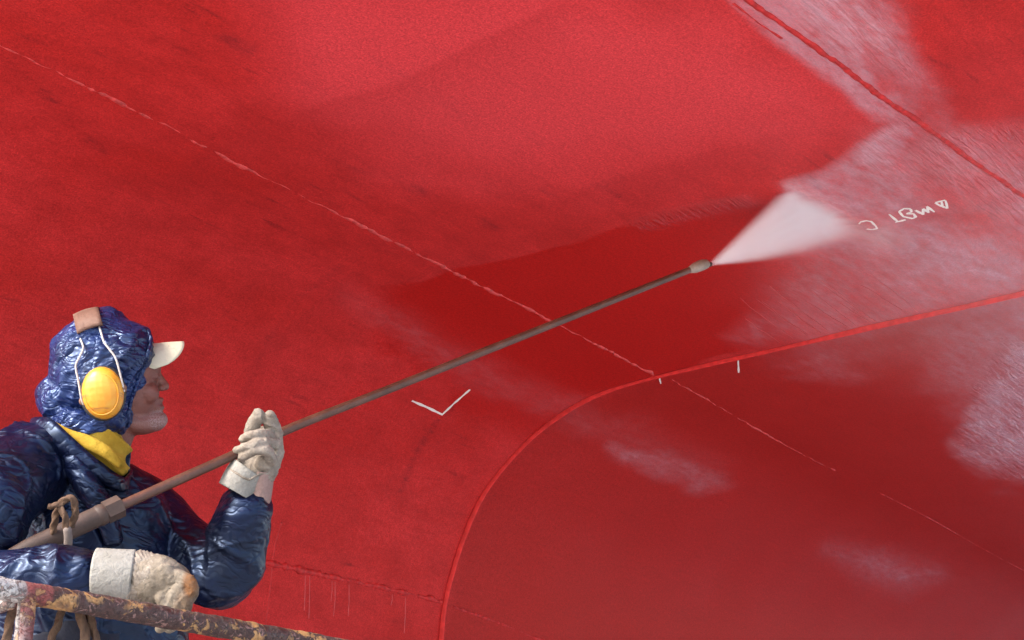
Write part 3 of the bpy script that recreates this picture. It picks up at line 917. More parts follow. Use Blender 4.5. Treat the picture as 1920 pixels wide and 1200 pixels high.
# ---- jacket: one fused garment, then creased
jk = [
    plane_loft([(172, 1330, 4.26, 182, .185), (172, 1190, 4.26, 180, .18), (168, 1080, 4.26, 172, .172), (160, 990, 4.25, 160, .160), (150, 925, 4.24, 135, .135), (160, 870, 4.22, 92, .10), (180, 835, 4.21, 62, .075)], n=30, sides=32),
    loft([A3((60, 880, 4.12)), A3(R_SH), A3((-50, 1010, 3.93)), A3(R_EL)], [.088, .092, .082, .074], None),
    loft([A3(R_EL), A3((-10, 1092, 3.80)), A3((60, 1086, 3.78)), A3((115, 1080, 3.765)), A3((150, 1077, 3.76))], [.072, .064, .058, .052, .046], None),
    loft([A3((215, 915, 4.28)), A3(L_SH), A3((330, 1030, 4.30)), A3(L_EL)], [.070, .084, .090, .073], None),
    loft([A3((415, 1088, 4.20)), A3((438, 1050, 4.19)), A3((449, 1005, 4.18)), A3((457, 972, 4.17)), A3((461, 958, 4.17))], [.068, .067, .064, .060, .056], None),
    plane_loft([(135, 868, 4.10, 17, .02), (165, 905, 4.085, 19, .022), (195, 955, 4.085, 18, .022), (215, 1010, 4.09, 14, .02)], n=14),
    ball(55, 850, 4.12, 70, 45, .10, 20),
]
JV, JF, JN = fuse(jk, 0.005, 5, 0.5)
def crease(V, Nn, amp, sc, seed, stretch=(1, 1, 1), octv=3):
    w = V * np.array(stretch) * sc
    w = w + 0.8 * np.stack([fbm(V * sc * 0.5 + k * 11.1, 2, seed + 20 + k) for k in range(3)], 1)
    return Nn * (amp * (ridged(w, octv, seed) - 0.25))[:, None]
def folds(V, Nn, amp, sc, u, seed, sharp=1.6, along=0.18):
    """long folds running along direction u"""
    u = np.asarray(u, float); u = u / np.linalg.norm(u)
    wv = V + 0.05 * np.stack([fbm(V * 4 + k * 7.7, 2, seed + 30 + k) for k in range(3)], 1)
    a = wv @ u
    w = (wv - a[:, None] * u[None] * (1 - along)) * sc
    r = np.clip(1 - np.abs(vnoise(w, seed)) * 2.4, 0, 1) ** sharp
    g = smooth01(fbm(V * 5 + 3.3, 2, seed + 9), -.35, .35)
    return Nn * (amp * r * (.35 + .65 * g))[:, None]
r_ = JV - CAM; d_ = r_ @ FW
jx = 960 + (r_ @ RT) / d_ / KPX; jy = 600 - (r_ @ UP) / d_ / KPX
fore_r = (smooth01(jy, 1015, 1040) * smooth01(jx, 230, 190) * smooth01(d_, 3.98, 3.86))[:, None]
arm_l = smooth01(jx, 340, 400)[:, None]
tors = 1 - np.maximum(fore_r, arm_l)
JV2 = JV + tors * (folds(JV, JN, 0.020, 8, UP * .9 - RT * .45, 141) + folds(JV, JN, 0.008, 17, UP * .6 - RT * .8, 143, 2.0)) \
    + fore_r * (folds(JV, JN, 0.014, 13, UP * .8 - RT * .5, 145) + folds(JV, JN, 0.008, 22, UP * .7 + RT * .7, 146)) \
    + arm_l * (folds(JV, JN, 0.016, 11, UP * .7 - RT * .7, 147) + folds(JV, JN, 0.007, 20, UP * .5 + RT * .8, 148)) \
    + crease(JV, JN, 0.008, 3.6, 41, (1.3, 1, 0.7), 2)
put("jacket", (JV2, JF), M_NYLON, worker)

# ---- hood
hd = [
    ball(190, 690, HDp, 97, 104, .105, 0),
    ball(236, 668, HDp, 54, 66, .098, 0),
    ball(120, 752, HDp, 46, 52, .088, 20),
    plane_loft([(175, 770, HDp, 86, .106), (170, 795, HDp, 78, .106), (170, 808, HDp, 74, .104)], n=10, sides=24, cap=False),
    ball(195, 612, HDp, 40, 30, .05, -20),
    ball(218, 770, HDp - .02, 34, 44, .085, 0),
]
HV_, HF_, HN_ = fuse(hd, 0.004, 5, 0.5)
r_ = HV_ - CAM; d_ = r_ @ FW
hx = 960 + (r_ @ RT) / d_ / KPX; hy = 600 - (r_ @ UP) / d_ / KPX
gather = smooth01(hy, 700, 800)
HV2 = HV_ + crease(HV_, HN_, 0.007, 6, 61, (1, 1, 1), 2) * (1 - 0.4 * gather)[:, None] \
    + (folds(HV_, HN_, 0.009, 17, UP * .45 + RT * .8, 151) + folds(HV_, HN_, 0.007, 22, UP * .9 + RT * .2, 153)) * (1 - .5 * gather)[:, None] \
    + crease(HV_, HN_, 0.006, 16, 71, (0.3, 0.5, 2.2)) * gather[:, None]
put("hood", (HV2, HF_), M_HOOD, worker)
# gathered hem round the face
def surf(VF, lift=0.0):
    """point on a garment under a photograph pixel, lifted off it a little"""
    tr = BVHTree.FromPolygons([tuple(v) for v in VF[0]], [tuple(map(int, f)) for f in VF[1]])
    def hit(x, y, dflt=None):
        v = ray(x, y); L = np.linalg.norm(v)
        h = tr.ray_cast(Vector(CAM), Vector(v / L))
        if h[0] is None:
            return at_depth(x, y, dflt) if dflt else None
        return np.array(h[0]) - v / L * lift
    return hit
hs = surf((HV2, HF_), 0.001)
hem = [(281, 622), (286, 640), (280, 664), (274, 686), (266, 706), (256, 730), (248, 752), (244, 776), (243, 798)]
tube("hood_hem", [hs(x - 3, y, HDp) for x, y in hem], [0.0055] * len(hem), M_HOOD, worker, n=40, sides=10)

# ---- collar: a standing sheet round the neck
colr = [((238, 868), (262, 905), 4.28), ((244, 884), (243, 906), 4.215), ((228, 893), (232, 922), 4.115), ((198, 868), (192, 908), 4.085), ((163, 842), (150, 880), 4.075), ((128, 812), (118, 858), 4.075), ((98, 786), (84, 838), 4.095), ((64, 783), (60, 818), 4.15), ((60, 790), (58, 815), 4.25), ((90, 795), (90, 820), 4.33)]
tops = catmull([at_depth(*t, dz) for t, b, dz in colr], 60); bots = catmull([at_depth(*b, dz + 0.012) for t, b, dz in colr], 60)
cv, cf = [], []
for i in range(60):
    for k in range(6):
        u = k / 5
        p = tops[i] * (1 - u) + bots[i] * u - FW * 0.014 * math.sin(u * math.pi)
        cv.append(p)
for i in range(59):
    for k in range(5):
        cf.append((i * 6 + k, i * 6 + k + 1, (i + 1) * 6 + k + 1, (i + 1) * 6 + k))
cv = np.array(cv); cv = cv + 0.006 * np.stack([fbm(cv * 14 + k * 5, 2, 80 + k) for k in range(3)], 1)
shell("collar", cv, cf, M_NYLON, worker, 0.006)

# ---- scarf
sc_ = [plane_loft([(176, 818, 4.19, 70, .086), (192, 834, 4.185, 58, .086), (212, 856, 4.185, 40, .070), (228, 878, 4.19, 15, .04)], n=16, sides=24),
       plane_loft([(98, 788, 4.105, 4, .006), (125, 806, 4.095, 7, .010), (160, 826, 4.09, 11, .014), (200, 850, 4.092, 10, .014), (222, 870, 4.10, 8, .012)], n=16),
       ]
SV, SF, SN = fuse(sc_, 0.0035, 4, .5)
w_ = np.stack([SV[:, 0] * 16 + SV[:, 2] * 26, SV[:, 1] * 4, SV[:, 2] * 4 - SV[:, 0] * 5], 1)
put("scarf", (SV + SN * (0.010 * (ridged(w_, 2, 91) - .4))[:, None], SF), M_YEL, worker)

# ---- cap brim: an arched bill
bv, bf = [], []
na, nr = 25, 10
fdir = RT * 0.93 + FW * 0.30 + UP * 0.12; fdir = fdir / np.linalg.norm(fdir)
side = np.cross(UP, fdir); side /= np.linalg.norm(side)
upv = np.cross(fdir, side)
root = at_depth(281, 646, HDp + 0.028)
for i in range(na):
    a = (i / (na - 1) - 0.5) * 2
    th = a * math.radians(78)
    L = 0.083 * max(0.0, 1 - abs(a) ** 2.6) ** 0.55
    for k in range(nr):
        v = k / (nr - 1)
        arch = 1 + 0.06 * v
        p = root + side * (0.062 * math.sin(th) * arch) + upv * (0.062 * (math.cos(th) - 1) * arch * 1.02) + fdir * (L * v - 0.004 - 0.022 * (1 - math.cos(th)) * (1 - v)) - upv * 0.012 * v * v * 0.3
        bv.append(p)
for i in range(na - 1):
    for k in range(nr - 1):
        bf.append((i * nr + k, i * nr + k + 1, (i + 1) * nr + k + 1, (i + 1) * nr + k))
cap = shell("cap", np.array(bv), bf, M_CAP, worker, 0.0035)

# ---- ear muffs
def mat_muff():
    m, nt, b = new_mat("scuffed_orange_plastic")
    co = objco(nt)
    n1 = noise_n(nt, mapping_n(nt, co, (8, 8, 60)), 1.4, 4); n2 = noise_n(nt, co, 45, 4)
    c = mixc(nt, ramp(nt, n2, [(0.35, 0.0), (0.7, 1.0)]), (0.52, 0.20, 0.008), (0.52, 0.27, 0.03))
    c = mixc(nt, math_n(nt, 'MULTIPLY', ramp(nt, n1, [(0.55, 0.0), (0.66, 1.0)]), 0.7), c, (0.22, 0.09, 0.04))
    nt.links.new(c, b.inputs["Base Color"])
    b.inputs["Roughness"].default_value = 0.42
    nt.links.new(bump_n(nt, n1, 0.1, 0.002), b.inputs["Normal"])
    return m
M_MUFF = mat_muff()
M_PAD = mat_cloth("tan_vinyl_pad", (0.11, 0.058, 0.044), (0.16, 0.09, 0.068), 40, 0.6)
M_WIRE = simple_paint("bare_steel_wire", (0.36, 0.33, 0.32), 0.35, 0.15)
muff = link_mesh("ear_muffs", *plane_loft([(133, 604, HDp - .035, 4, .004), (160, 600, HDp - .05, 4, .004)], n=4), M_PAD, worker)
bpy.data.objects.remove(muff)
for sgn in (-1, 1):
    Dm = HDp + sgn * 0.108
    outer = [ball(193, 737, Dm + sgn * .012, 40, 49, .032, 8), ball(193, 737, Dm + sgn * .002, 40, 50, .024, 8)]
    V, F, Nn = fuse(outer, 0.0025, 3)
    cup = put("ear_cup", (V, F), M_MUFF, worker)
    P_ = [at_depth(193 + 37.5 * math.cos(t), 737 + 46 * math.sin(t), Dm - sgn * .008) for t in np.linspace(0, 2 * math.pi, 41)]
    tube("cushion", P_, [0.008] * 41, M_BOOT, cup, n=80, sides=10)
    rid = [at_depth(191 + 31 * math.cos(t), 737 + 38 * math.sin(t) + 3, Dm + sgn * (.012 + .032 * math.sqrt(max(0, 1 - (31 / 40) ** 2)))) for t in np.linspace(0, 2 * math.pi, 41)]
    tube("raised_rim", rid, [0.0016] * 41, M_MUFF, cup, n=80, sides=8)
    for wire in ([(148, 622, .062), (151, 636, .082), (156, 652, .098), (149, 670, .106), (142, 686, .112), (147, 715, .118), (152, 745, .122), (156, 758, .118)],
                 [(184, 606, .060), (189, 622, .085), (195, 641, .102), (206, 656, .110), (217, 672, .115), (225, 700, .120), (233, 733, .118)]):
        tube("wire", [at_depth(x, y, HDp + sgn * (dz + .004)) for x, y, dz in wire], [0.0024] * len(wire), M_WIRE, worker, n=50, sides=8)
    for x, y in ((154, 752), (232, 728)):
        V, F = ball(x, y, HDp + sgn * .118, 6, 8, .007); link_mesh("wire_socket", V, F, M_PAD, cup)
# padded headband over the hood
pv, pf = [], []
for i in range(21):
    a = (i / 20 - 0.5) * 2
    dz = 0.082 * math.sin(a * math.radians(88)); dy = 34 * (1 - math.cos(a * math.radians(88)))
    for k in range(7):
        u = k / 6
        x = 139 + 46 * u; y = 597 - 14 * u + dy * (1.0 - 0.1 * u) + 3 * math.sin(u * math.pi) * -1
        pv.append(at_depth(x + 8 * (1 - math.cos(a * 1.5)), y - 3, HDp + dz * 1.0 - 0.0))
for i in range(20):
    for k in range(6):
        pf.append((i * 7 + k, i * 7 + k + 1, (i + 1) * 7 + k + 1, (i + 1) * 7 + k))
shell("headband_pad", np.array(pv), pf, M_PAD, worker, 0.013)

# ---- trousers, boots
TV, TF, TN = fuse(legs_cloth + [loft([[FX, FY, FLOOR_Z + 1.08], [FX, FY, FLOOR_Z + .93], [FX, FY, FLOOR_Z + .82]], [.13, .14, .12], None)], 0.008, 4)
put("trousers", (TV + crease(TV, TN, 0.010, 9, 33), TF), M_TROUS, worker)
for an, toe in boots:
    V, F, Nn = fuse([loft([an + [0, 0, .2], an + [0, 0, .05]], [.062, .058], None), loft([an - toe * .06 + [0, 0, -.035], an + toe * .08 + [0, 0, -.04], an + toe * .17 + [0, 0, -.055]], [.05, .055, .045], [.06, .052, .042], ref=np.array([0, 0, 1.0]))], 0.006, 4)
    V[:, 2] = np.maximum(V[:, 2], FLOOR_Z + 0.002)
    put("boot", (V, F), M_BOOT, worker)

# ------------------------------------------------------------------ gloves
def fingers(chains, sides=12):
    return [plane_loft(c, n=14, sides=sides) for c in chains]

# raised left hand closing round the lance
lg = [
    plane_loft([(478, 905, 4.165, 27, .032), (484, 880, 4.17, 38, .030), (488, 850, 4.185, 42, .024), (494, 815, 4.19, 34, .020)], n=16),       # palm behind the lance
    plane_loft([(515, 872, 4.175, 9, .022), (521, 845, 4.175, 10, .022), (518, 815, 4.17, 11, .02)], n=10),                                    # outer edge of the palm
    ball(497, 868, 4.145, 20, 16, .018, 10),                                                                                            # thumb root
]
lf = [
    [(478, 828, 4.18, 15, .015), (472, 806, 4.160, 14.5, .0145), (479, 790, 4.145, 13.5, .0145), (484, 776, 4.135, 11, .013)],          # first finger
    [(512, 825, 4.18, 15, .015), (511, 806, 4.165, 15, .0145), (507, 790, 4.150, 13.5, .0145), (506, 779, 4.142, 11, .013)],        # second finger
    [(512, 818, 4.165, 12, .014), (492, 813, 4.118, 10, .012), (468, 817, 4.108, 9.5, .012), (455, 823, 4.118, 9, .012)],             # third finger folded over the lance
    [(518, 834, 4.150, 11, .013), (492, 828, 4.106, 9.5, .0115), (464, 837, 4.098, 9, .0115), (444, 844, 4.112, 8.5, .011)],         # fourth finger folded over
    [(508, 866, 4.140, 14, .016), (500, 846, 4.108, 11.5, .013), (476, 845, 4.098, 10.5, .0125), (454, 857, 4.104, 9.5, .012)],        # thumb across
]
for c_ in lf:
    for q in range(len(c_)): c_[q] = (c_[q][0], c_[q][1], c_[q][2], c_[q][3] * (.97 if c_ in lf[:2] else .88), c_[q][4] * .9)
V, F, Nn = fuse(lg + fingers(lf), 0.0024, 1, 0.5)
V = V + folds(V, Nn, 0.0035, 60, RT * .8 - UP * .3, 161, 2.0, .3) + crease(V, Nn, 0.0016, 30, 101, (1, 1, 1.4), 2) 
gl = put("glove", (V, F), M_GLOVE, worker)

def cuff(name, rows, mat, parent, thick, n=20, sides=28, arc=(0, 360), wob=0.0, seed=0):
    """open flared tube: rows x,y,depth,half width px, half depth m"""
    D = catmull(np.array([list(at_depth(*r[:3])) + [r[3] * pd(r[2]), r[4]] for r in rows]), n)
    C = D[:, :3]; T = np.gradient(C, axis=0); T /= np.linalg.norm(T, axis=1)[:, None]
    vs, fs = [], []
    closed = arc[1] - arc[0] >= 360
    m = sides if closed else sides + 1
    for i in range(n):
        e2 = FW - T[i] * (FW @ T[i]); e2 /= np.linalg.norm(e2); e1 = np.cross(T[i], e2)
        for j in range(m):
            th = math.radians(arc[0] + (arc[1] - arc[0]) * j / sides)
            r = 1 + wob * math.sin(3 * th + seed + i * .12)
            vs.append(C[i] + e1 * D[i, 3] * r * math.cos(th) + e2 * D[i, 4] * r * math.sin(th))
    for i in range(n - 1):
        for j in range(sides):
            j2 = (j + 1) % m
            fs.append((i * m + j, i * m + j2, (i + 1) * m + j2, (i + 1) * m + j))
    o_ = shell(name, np.array(vs), fs, mat, parent, thick)
    cuff.last = (np.array(vs), fs)
    return o_

cuff("cuff", [(468, 880, 4.160, 36, .036), (452, 902, 4.155, 36, .040), (440, 922, 4.15, 33, .040)], M_CUFF, gl, 0.004, wob=0.04)
cs1 = surf(cuff.last, .002)
cuff("cuff", [(493, 884, 4.172, 19, .036), (490, 915, 4.17, 19, .036), (484, 960, 4.168, 18, .036)], M_CUFFP, gl, 0.004, wob=0.03)
cs2 = surf(cuff.last, .002)
hm = [(430, 878), (438, 884), (448, 890), (458, 896), (468, 899), (477, 894), (488, 889), (502, 888)]
tube("stitched_hem", [cs1(x, y) if cs1(x, y) is not None else (cs2(x, y) if cs2(x, y) is not None else at_depth(x, y, 4.125)) for x, y in hm], [.0028] * len(hm), M_GLOVE, gl, n=40, sides=8)

# lower right hand on the trigger, behind the rail
rg = [
    plane_loft([(240, 1082, 3.755, 46, .046), (275, 1086, 3.745, 46, .046), (305, 1092, 3.740, 48, .044), (322, 1102, 3.735, 38, .036), (334, 1118, 3.735, 24, .030)], n=20, sides=24),
    plane_loft([(312, 1080, 3.722, 24, .028), (330, 1088, 3.72, 16, .022), (340, 1100, 3.72, 10, .018)], n=12),
]
rf = [
    [(335, 1082, 3.715, 15, .016), (356, 1092, 3.700, 13.5, .015), (361, 1112, 3.705, 11, .014), (352, 1130, 3.725, 10, .013)],
    [(338, 1105, 3.705, 15, .016), (350, 1125, 3.700, 13, .015), (345, 1148, 3.710, 11.5, .014), (332, 1162, 3.735, 10, .013)],
    [(325, 1118, 3.703, 15, .016), (336, 1142, 3.700, 13, .015), (330, 1164, 3.710, 12, .014), (318, 1177, 3.725, 11, .014)],
    [(305, 1122, 3.705, 14, .016), (316, 1148, 3.700, 12, .014), (310, 1168, 3.715, 11, .013), (300, 1178, 3.735, 10, .012)],
    [(285, 1062, 3.745, 16, .018), (315, 1060, 3.770, 13, .015), (342, 1074, 3.790, 11, .014), (352, 1092, 3.795, 10, .012)],
]
V, F, Nn = fuse(rg + fingers(rf), 0.003, 3, 0.5)
V = V + folds(V, Nn, 0.005, 26, UP * .8 - RT * .3, 163, 1.8, .2) + folds(V, Nn, 0.004, 50, UP * .9 + RT * .4, 165, 2.0, .25)
r_ = V - CAM; d_ = r_ @ FW
gx = 960 + (r_ @ RT) / d_ / KPX; gy = 600 - (r_ @ UP) / d_ / KPX
st = smooth01(np.hypot((gx - 358) / 17, (gy - 1094) / 30), 1.25, 0.45) + 0.35 * smooth01(np.hypot((gx - 345) / 22, (gy - 1140) / 40), 1.2, .4)
gr_ = put("glove", (V, F), M_GLOVED, worker, dict(stain=np.clip(st, 0, 1)))
gr_["label"] = "soiled glove with an orange stained fingertip"
cuff("cuff", [(179, 1076, 3.745, 47, .050), (215, 1078, 3.745, 47, .050), (249, 1081, 3.75, 49, .051)], M_CUFF, gr_, 0.004, n=16, sides=36)
V, F, Nn = fuse([plane_loft([(250, 1082, 3.752, 51, .052), (275, 1085, 3.75, 49, .050), (296, 1088, 3.745, 47, .049)], n=12, sides=28, cap=False)], 0.003, 2)
r_ = V - CAM; d_ = r_ @ FW
gx = 960 + (r_ @ RT) / d_ / KPX; gy = 600 - (r_ @ UP) / d_ / KPX
fold = np.sin((gx - 250 + 0.55 * np.abs(gy - 1105 + 6 * np.sin(gx * .15))) / 2.6 + 2.0 * fbm(V * 22, 2, 125))
put("wrist_band", (V + Nn * (0.0030 * (1 - np.abs(fold)) * smooth01(np.abs(gy - 1100), 0, 20) + 0.003 * fbm(V * 40, 2, 127))[:, None], F), M_GLOVE, gr_)

# ------------------------------------------------------------------ lance
def mat_lance(name, a, b_, rough):
    m, nt, b = new_mat(name)
    co = objco(nt)
    n1 = noise_n(nt, co, 18, 5, .6); n2 = noise_n(nt, co, 180, 4, .7)
    c = mixc(nt, ramp(nt, n1, [(0.35, 0.0), (0.68, 1.0)]), a, b_)
    c = mixc(nt, math_n(nt, 'MULTIPLY', ramp(nt, n2, [(0.45, 0.0), (0.75, 1.0)]), .5), c, tuple(x * .45 for x in a))
    nt.links.new(c, b.inputs["Base Color"])
    b.inputs["Roughness"].default_value = rough
    nt.links.new(bump_n(nt, n2, .3, .001), b.inputs["Normal"])
    return m
M_LANCE = mat_lance("grimy_brown_tube", (0.055, 0.019, 0.011), (0.105, 0.042, 0.027), .42)
M_GRIP = mat_lance("grimy_brown_grip", (0.040, 0.021, 0.015), (0.070, 0.039, 0.030), .6)
M_BRASS = mat_lance("worn_nozzle_metal", (0.17, 0.12, 0.09), (0.28, 0.22, 0.18), .4)
def LD(x): return 1 / (1 / 3.88 + (x - 20) / 1300 * (1 / 4.86 - 1 / 3.88))
def LP(x):
    y = np.interp(x, [-150, 20, 225, 430, 540, 900, 1320], [1121, 1044, 949, 857, 805, 662, 495.5])
    return at_depth(x, y, LD(x))
L0, L1 = LP(20), LP(1320)
ldir = (L1 - L0) / np.linalg.norm(L1 - L0)
lance = empty("spray_lance", LP(225))
tag(lance, "long brown pressure washing lance held by the worker, spraying at the hull", "spray lance")
bpy.context.view_layer.update()
shaft_pts = [LP(x) for x in (222, 330, 430, 540, 720, 900, 1110, 1305)]
shaft_r = [10.5 * pd(LD(225)), 10.5 * pd(LD(330)), 10 * pd(LD(430)), 9.5 * pd(LD(540)), 8.6 * pd(LD(720)), 8.2 * pd(LD(900)), 7.4 * pd(LD(1110)), 6.4 * pd(LD(1305))]
shaft_r = [r * .92 for r in shaft_r]
tube("shaft", shaft_pts, shaft_r, M_LANCE, lance, n=60, sides=16)
tube("gun_body", [LP(22), LP(60), LP(110), LP(160), LP(200)], [15 * pd(3.9), 18.5 * pd(3.9), 19 * pd(3.9), 19.5 * pd(3.95), 19 * pd(4)], M_GRIP, lance, n=30, sides=20)
V, F = loft([LP(198), LP(227)], [22 * pd(3.98)] * 2, None, n=3, sides=6, cap=False)
link_mesh("coupling", V, F, M_GRIP, lance, smooth=False)
tube("coupling_nut", [LP(186), LP(192)], [20.5 * pd(3.98)] * 2, M_GRIP, lance, n=4, sides=20)
tube("end_collar", [LP(14), LP(24)], [14 * pd(3.88)] * 2, M_WIRE, lance, n=4, sides=16)
tube("inlet_tube", [LP(20), LP(-60), LP(-140)], [9 * pd(3.85)] * 3, M_LANCE, lance, n=12, sides=14)
he = LP(-140)
tube("hose", [he, he + [-.12, -.06, -.09], he + [-.24, -.06, -.45], he + [-.28, 0.1, he[2] * -.6], [he[0] - .5, he[1] + .3, 0.03], [he[0] - 2.5, he[1] - .5, 0.03]], [.016] * 6, M_BOOT, lance, n=80, sides=12)
nz = tube("nozzle", [LP(1296), LP(1303), LP(1316), LP(1322)], [7.5 * pd(4.85), 10 * pd(4.85), 10.5 * pd(4.85), 9.5 * pd(4.86)], M_BRASS, lance, n=14, sides=14)
tube("nozzle_tip", [LP(1322), LP(1331)], [6.5 * pd(4.86), 5 * pd(4.86)], M_GRIP, nz, n=6, sides=12)

# ---- rope tied round the gun body
M_ROPE = mat_cloth("frayed_tan_rope", (0.065, 0.037, 0.024), (0.13, 0.08, 0.055), 90)
M_ROPEP = mat_cloth("tape_grey", (0.15, 0.12, 0.11), (0.2, 0.165, 0.15), 90)
rope = empty("rope", LP(125))
tag(rope, "frayed tan rope knotted round the thick rear of the spray lance", "rope")
bpy.context.view_layer.update()
def rp(L): return [at_depth(x, y, d) for x, y, d in L]
def twist(name, P, r, mat, parent, n=70):
    """two-strand laid rope"""
    C = catmull(P, n); T = np.gradient(C, axis=0); T /= np.linalg.norm(T, axis=1)[:, None]
    s = np.concatenate([[0], np.cumsum(np.linalg.norm(np.diff(C, axis=0), axis=1))])
    vs, fs = [], []; sides = 16
    for i in range(n):
        e2 = FW - T[i] * (FW @ T[i]); e2 /= np.linalg.norm(e2) + 1e-9; e1 = np.cross(T[i], e2)
        for j in range(sides):
            th = 2 * math.pi * j / sides
            rr = r * (1 + 0.22 * math.cos(3 * th + s[i] * 2 * math.pi / (r * 5)))
            vs.append(C[i] + e1 * rr * math.cos(th) + e2 * rr * math.sin(th))
    for i in range(n - 1):
        for j in range(sides):
            fs.append((i * sides + j, i * sides + (j + 1) % sides, (i + 1) * sides + (j + 1) % sides, (i + 1) * sides + j))
    fs.append(tuple(range(sides))); fs.append(tuple(range((n - 1) * sides, n * sides)))
    return link_mesh(name, vs, fs, mat, parent)
twist("knot_loop", rp([(98, 1012, 3.93), (101, 985, 3.90), (106, 962, 3.88), (116, 942, 3.865), (130, 934, 3.86), (140, 944, 3.865), (140, 966, 3.875), (133, 988, 3.885)]), .0075, M_ROPE, rope)
twist("knot_loop", rp([(112, 950, 3.86), (120, 964, 3.855), (123, 980, 3.86), (126, 1000, 3.865), (128, 1020, 3.88), (126, 1046, 3.90), (122, 1062, 3.92)]), .007, M_ROPE, rope)
twist("rope_end", rp([(118, 948, 3.86), (106, 947, 3.855), (97, 950, 3.85), (91, 948, 3.85)]), .006, M_ROPE, rope, n=24)
tube("tape", rp([(126.5, 994, 3.862), (128, 1008, 3.866), (127.5, 1022, 3.872)]), [.0095] * 3, M_ROPEP, rope, n=10)
twist("rope_end", rp([(112, 1010, 3.95), (108, 1030, 3.94), (106, 1050, 3.93)]), .0085, M_ROPEP, rope, n=24)
tails = empty("rope", at_depth(165, 1180, 3.75))
tag(tails, "loose brown rope tails hanging below the rusty rail in front of the jacket", "rope")
bpy.context.view_layer.update()
twist("rope_tail", rp([(138, 1110, 3.83), (150, 1150, 3.80), (158, 1180, 3.79), (162, 1230, 3.78), (160, 1330, 3.80)]), .010, M_ROPE, tails)
twist("rope_tail", rp([(120, 1110, 3.84), (112, 1160, 3.82), (98, 1195, 3.80), (90, 1240, 3.80), (88, 1320, 3.80)]), .008, M_ROPE, tails)
twist("rope_tail", rp([(146, 1110, 3.84), (166, 1150, 3.81), (178, 1190, 3.80), (186, 1240, 3.80), (184, 1300, 3.80)]), .008, M_ROPE, tails)

# ------------------------------------------------------------------ work platform
def mat_rail():
    m, nt, b = new_mat("peeling_rail_paint")
    co = objco(nt)
    n1 = noise_n(nt, co, 26, 6, .65, .6); n2 = noise_n(nt, co, 60, 5, .7, 1.0); n3 = noise_n(nt, co, 11, 3); n4 = noise_n(nt, co, 240, 3, .7)
    c = mixc(nt, ramp(nt, n4, [(.35, 0.), (.65, 1.)]), (0.028, 0.010, 0.008), (0.062, 0.026, 0.021))
    c = mixc(nt, ramp(nt, n2, [(.57, 0.), (.61, 1.)]), c, (0.19, 0.10, 0.088))
    yel = math_n(nt, 'MULTIPLY', ramp(nt, n1, [(.52, 0.), (.545, 1.)]), ramp(nt, n3, [(.46, 0.), (.53, 1.)]))
    c = mixc(nt, yel, c, (0.36, 0.19, 0.07))
    wh = math_n(nt, 'MULTIPLY', attr_n(nt, "whitewash"), ramp(nt, n2, [(.46, 1.), (.56, .25)]))
    c = mixc(nt, wh, c, (0.40, 0.37, 0.35))
    c = mixc(nt, math_n(nt, 'MULTIPLY', attr_n(nt, "redwash"), ramp(nt, n1, [(.40, 1.), (.60, .2)])), c, (0.22, 0.045, 0.04))
    nt.links.new(c, b.inputs["Base Color"])
    nt.links.new(ramp(nt, n1, [(.4, .75), (.6, .4)]), b.inputs["Roughness"])
    hh = math_n(nt, 'ADD', ramp(nt, n2, [(.5, 0.), (.56, .6)]), math_n(nt, 'ADD', yel, math_n(nt, 'MULTIPLY', n4, .4)))
    nt.links.new(bump_n(nt, hh, .9, .004), b.inputs["Normal"])
    return m
M_RAIL = mat_rail()
E1 = np.array([math.sin(math.radians(44)), math.cos(math.radians(44)), 0]); E2 = np.array([-E1[1], E1[0], 0])
K = at_depth(52, 1112, 3.40)
plat = empty("work_platform", (K[0] + .7 * E1[0] + .6 * E2[0], K[1] + .7 * E1[1] + .6 * E2[1], 0))
tag(plat, "raised work platform with a rusty guard rail of peeling yellow, white and red paint", "work platform")
bpy.context.view_layer.update()
def pipe(name, P, r, parent, n=120):
    V, F = loft(P, [r] * len(P), None, n=n, sides=24, cap=True)
    lump = 0.0018 * fbm(V * 38, 3, 7) + 0.0010 * fbm(V * 110, 2, 9)
    o = link_mesh(name, V, F, M_RAIL, parent)
    me = o.data
    co = np.empty(len(me.vertices) * 3); me.vertices.foreach_get("co", co); co = co.reshape(-1, 3)
    nn = np.empty(len(me.vertices) * 3); me.vertices.foreach_get("normal", nn); nn = nn.reshape(-1, 3)
    lump = 0.0020 * fbm(co * 38, 3, 7) + 0.0012 * fbm(co * 110, 2, 9)
    me.vertices.foreach_set("co", (co + nn * lump[:, None]).ravel())
    dK = np.linalg.norm(co - K, axis=1)
    a = me.attributes.new("whitewash", 'FLOAT', 'POINT')
    e1_ = (co - K) @ E1 + .03 * fbm(co * 30, 3, 77)
    w = np.where(co[:, 2] > K[2] - .05, smooth01(e1_, .004, -.03), 0) + np.where(co[:, 2] < K[2] - .05, .8 * smooth01((co - K) @ E1 + 0.0 * dK, .012, -.02) * smooth01(dK, .5, .1), 0)
    a.data.foreach_set("value", np.clip(w, 0, 1).astype(np.float32))
    a = me.attributes.new("redwash", 'FLOAT', 'POINT')
    a.data.foreach_set("value", (np.where(np.abs((co - K) @ E1 - .012) < .028, .9, .05) * smooth01(dK, .16, .03)).astype(np.float32))
    me.update()
    return o
PL, PW = 1.5, 1.15
RAD = 0.0220
zt = K[2]; 
corners = [K, K + PL * E1, K + PL * E1 + PW * E2, K + PW * E2]
pipe("top_rail", [K - .22 * E1, K + .5 * E1, K + PL * E1], RAD, plat, 260)
pipe("top_rail", [K + PL * E1, K + PL * E1 + PW * E2], RAD, plat, 60)
pipe("top_rail", [K + PL * E1 + PW * E2, K + PW * E2], RAD, plat, 60)
pipe("top_rail", [K + .03 * E2 - .02 * E1 + [0, 0, -.012], K + PW * E2 + [0, 0, -.012]], RAD * .9, plat, 60)
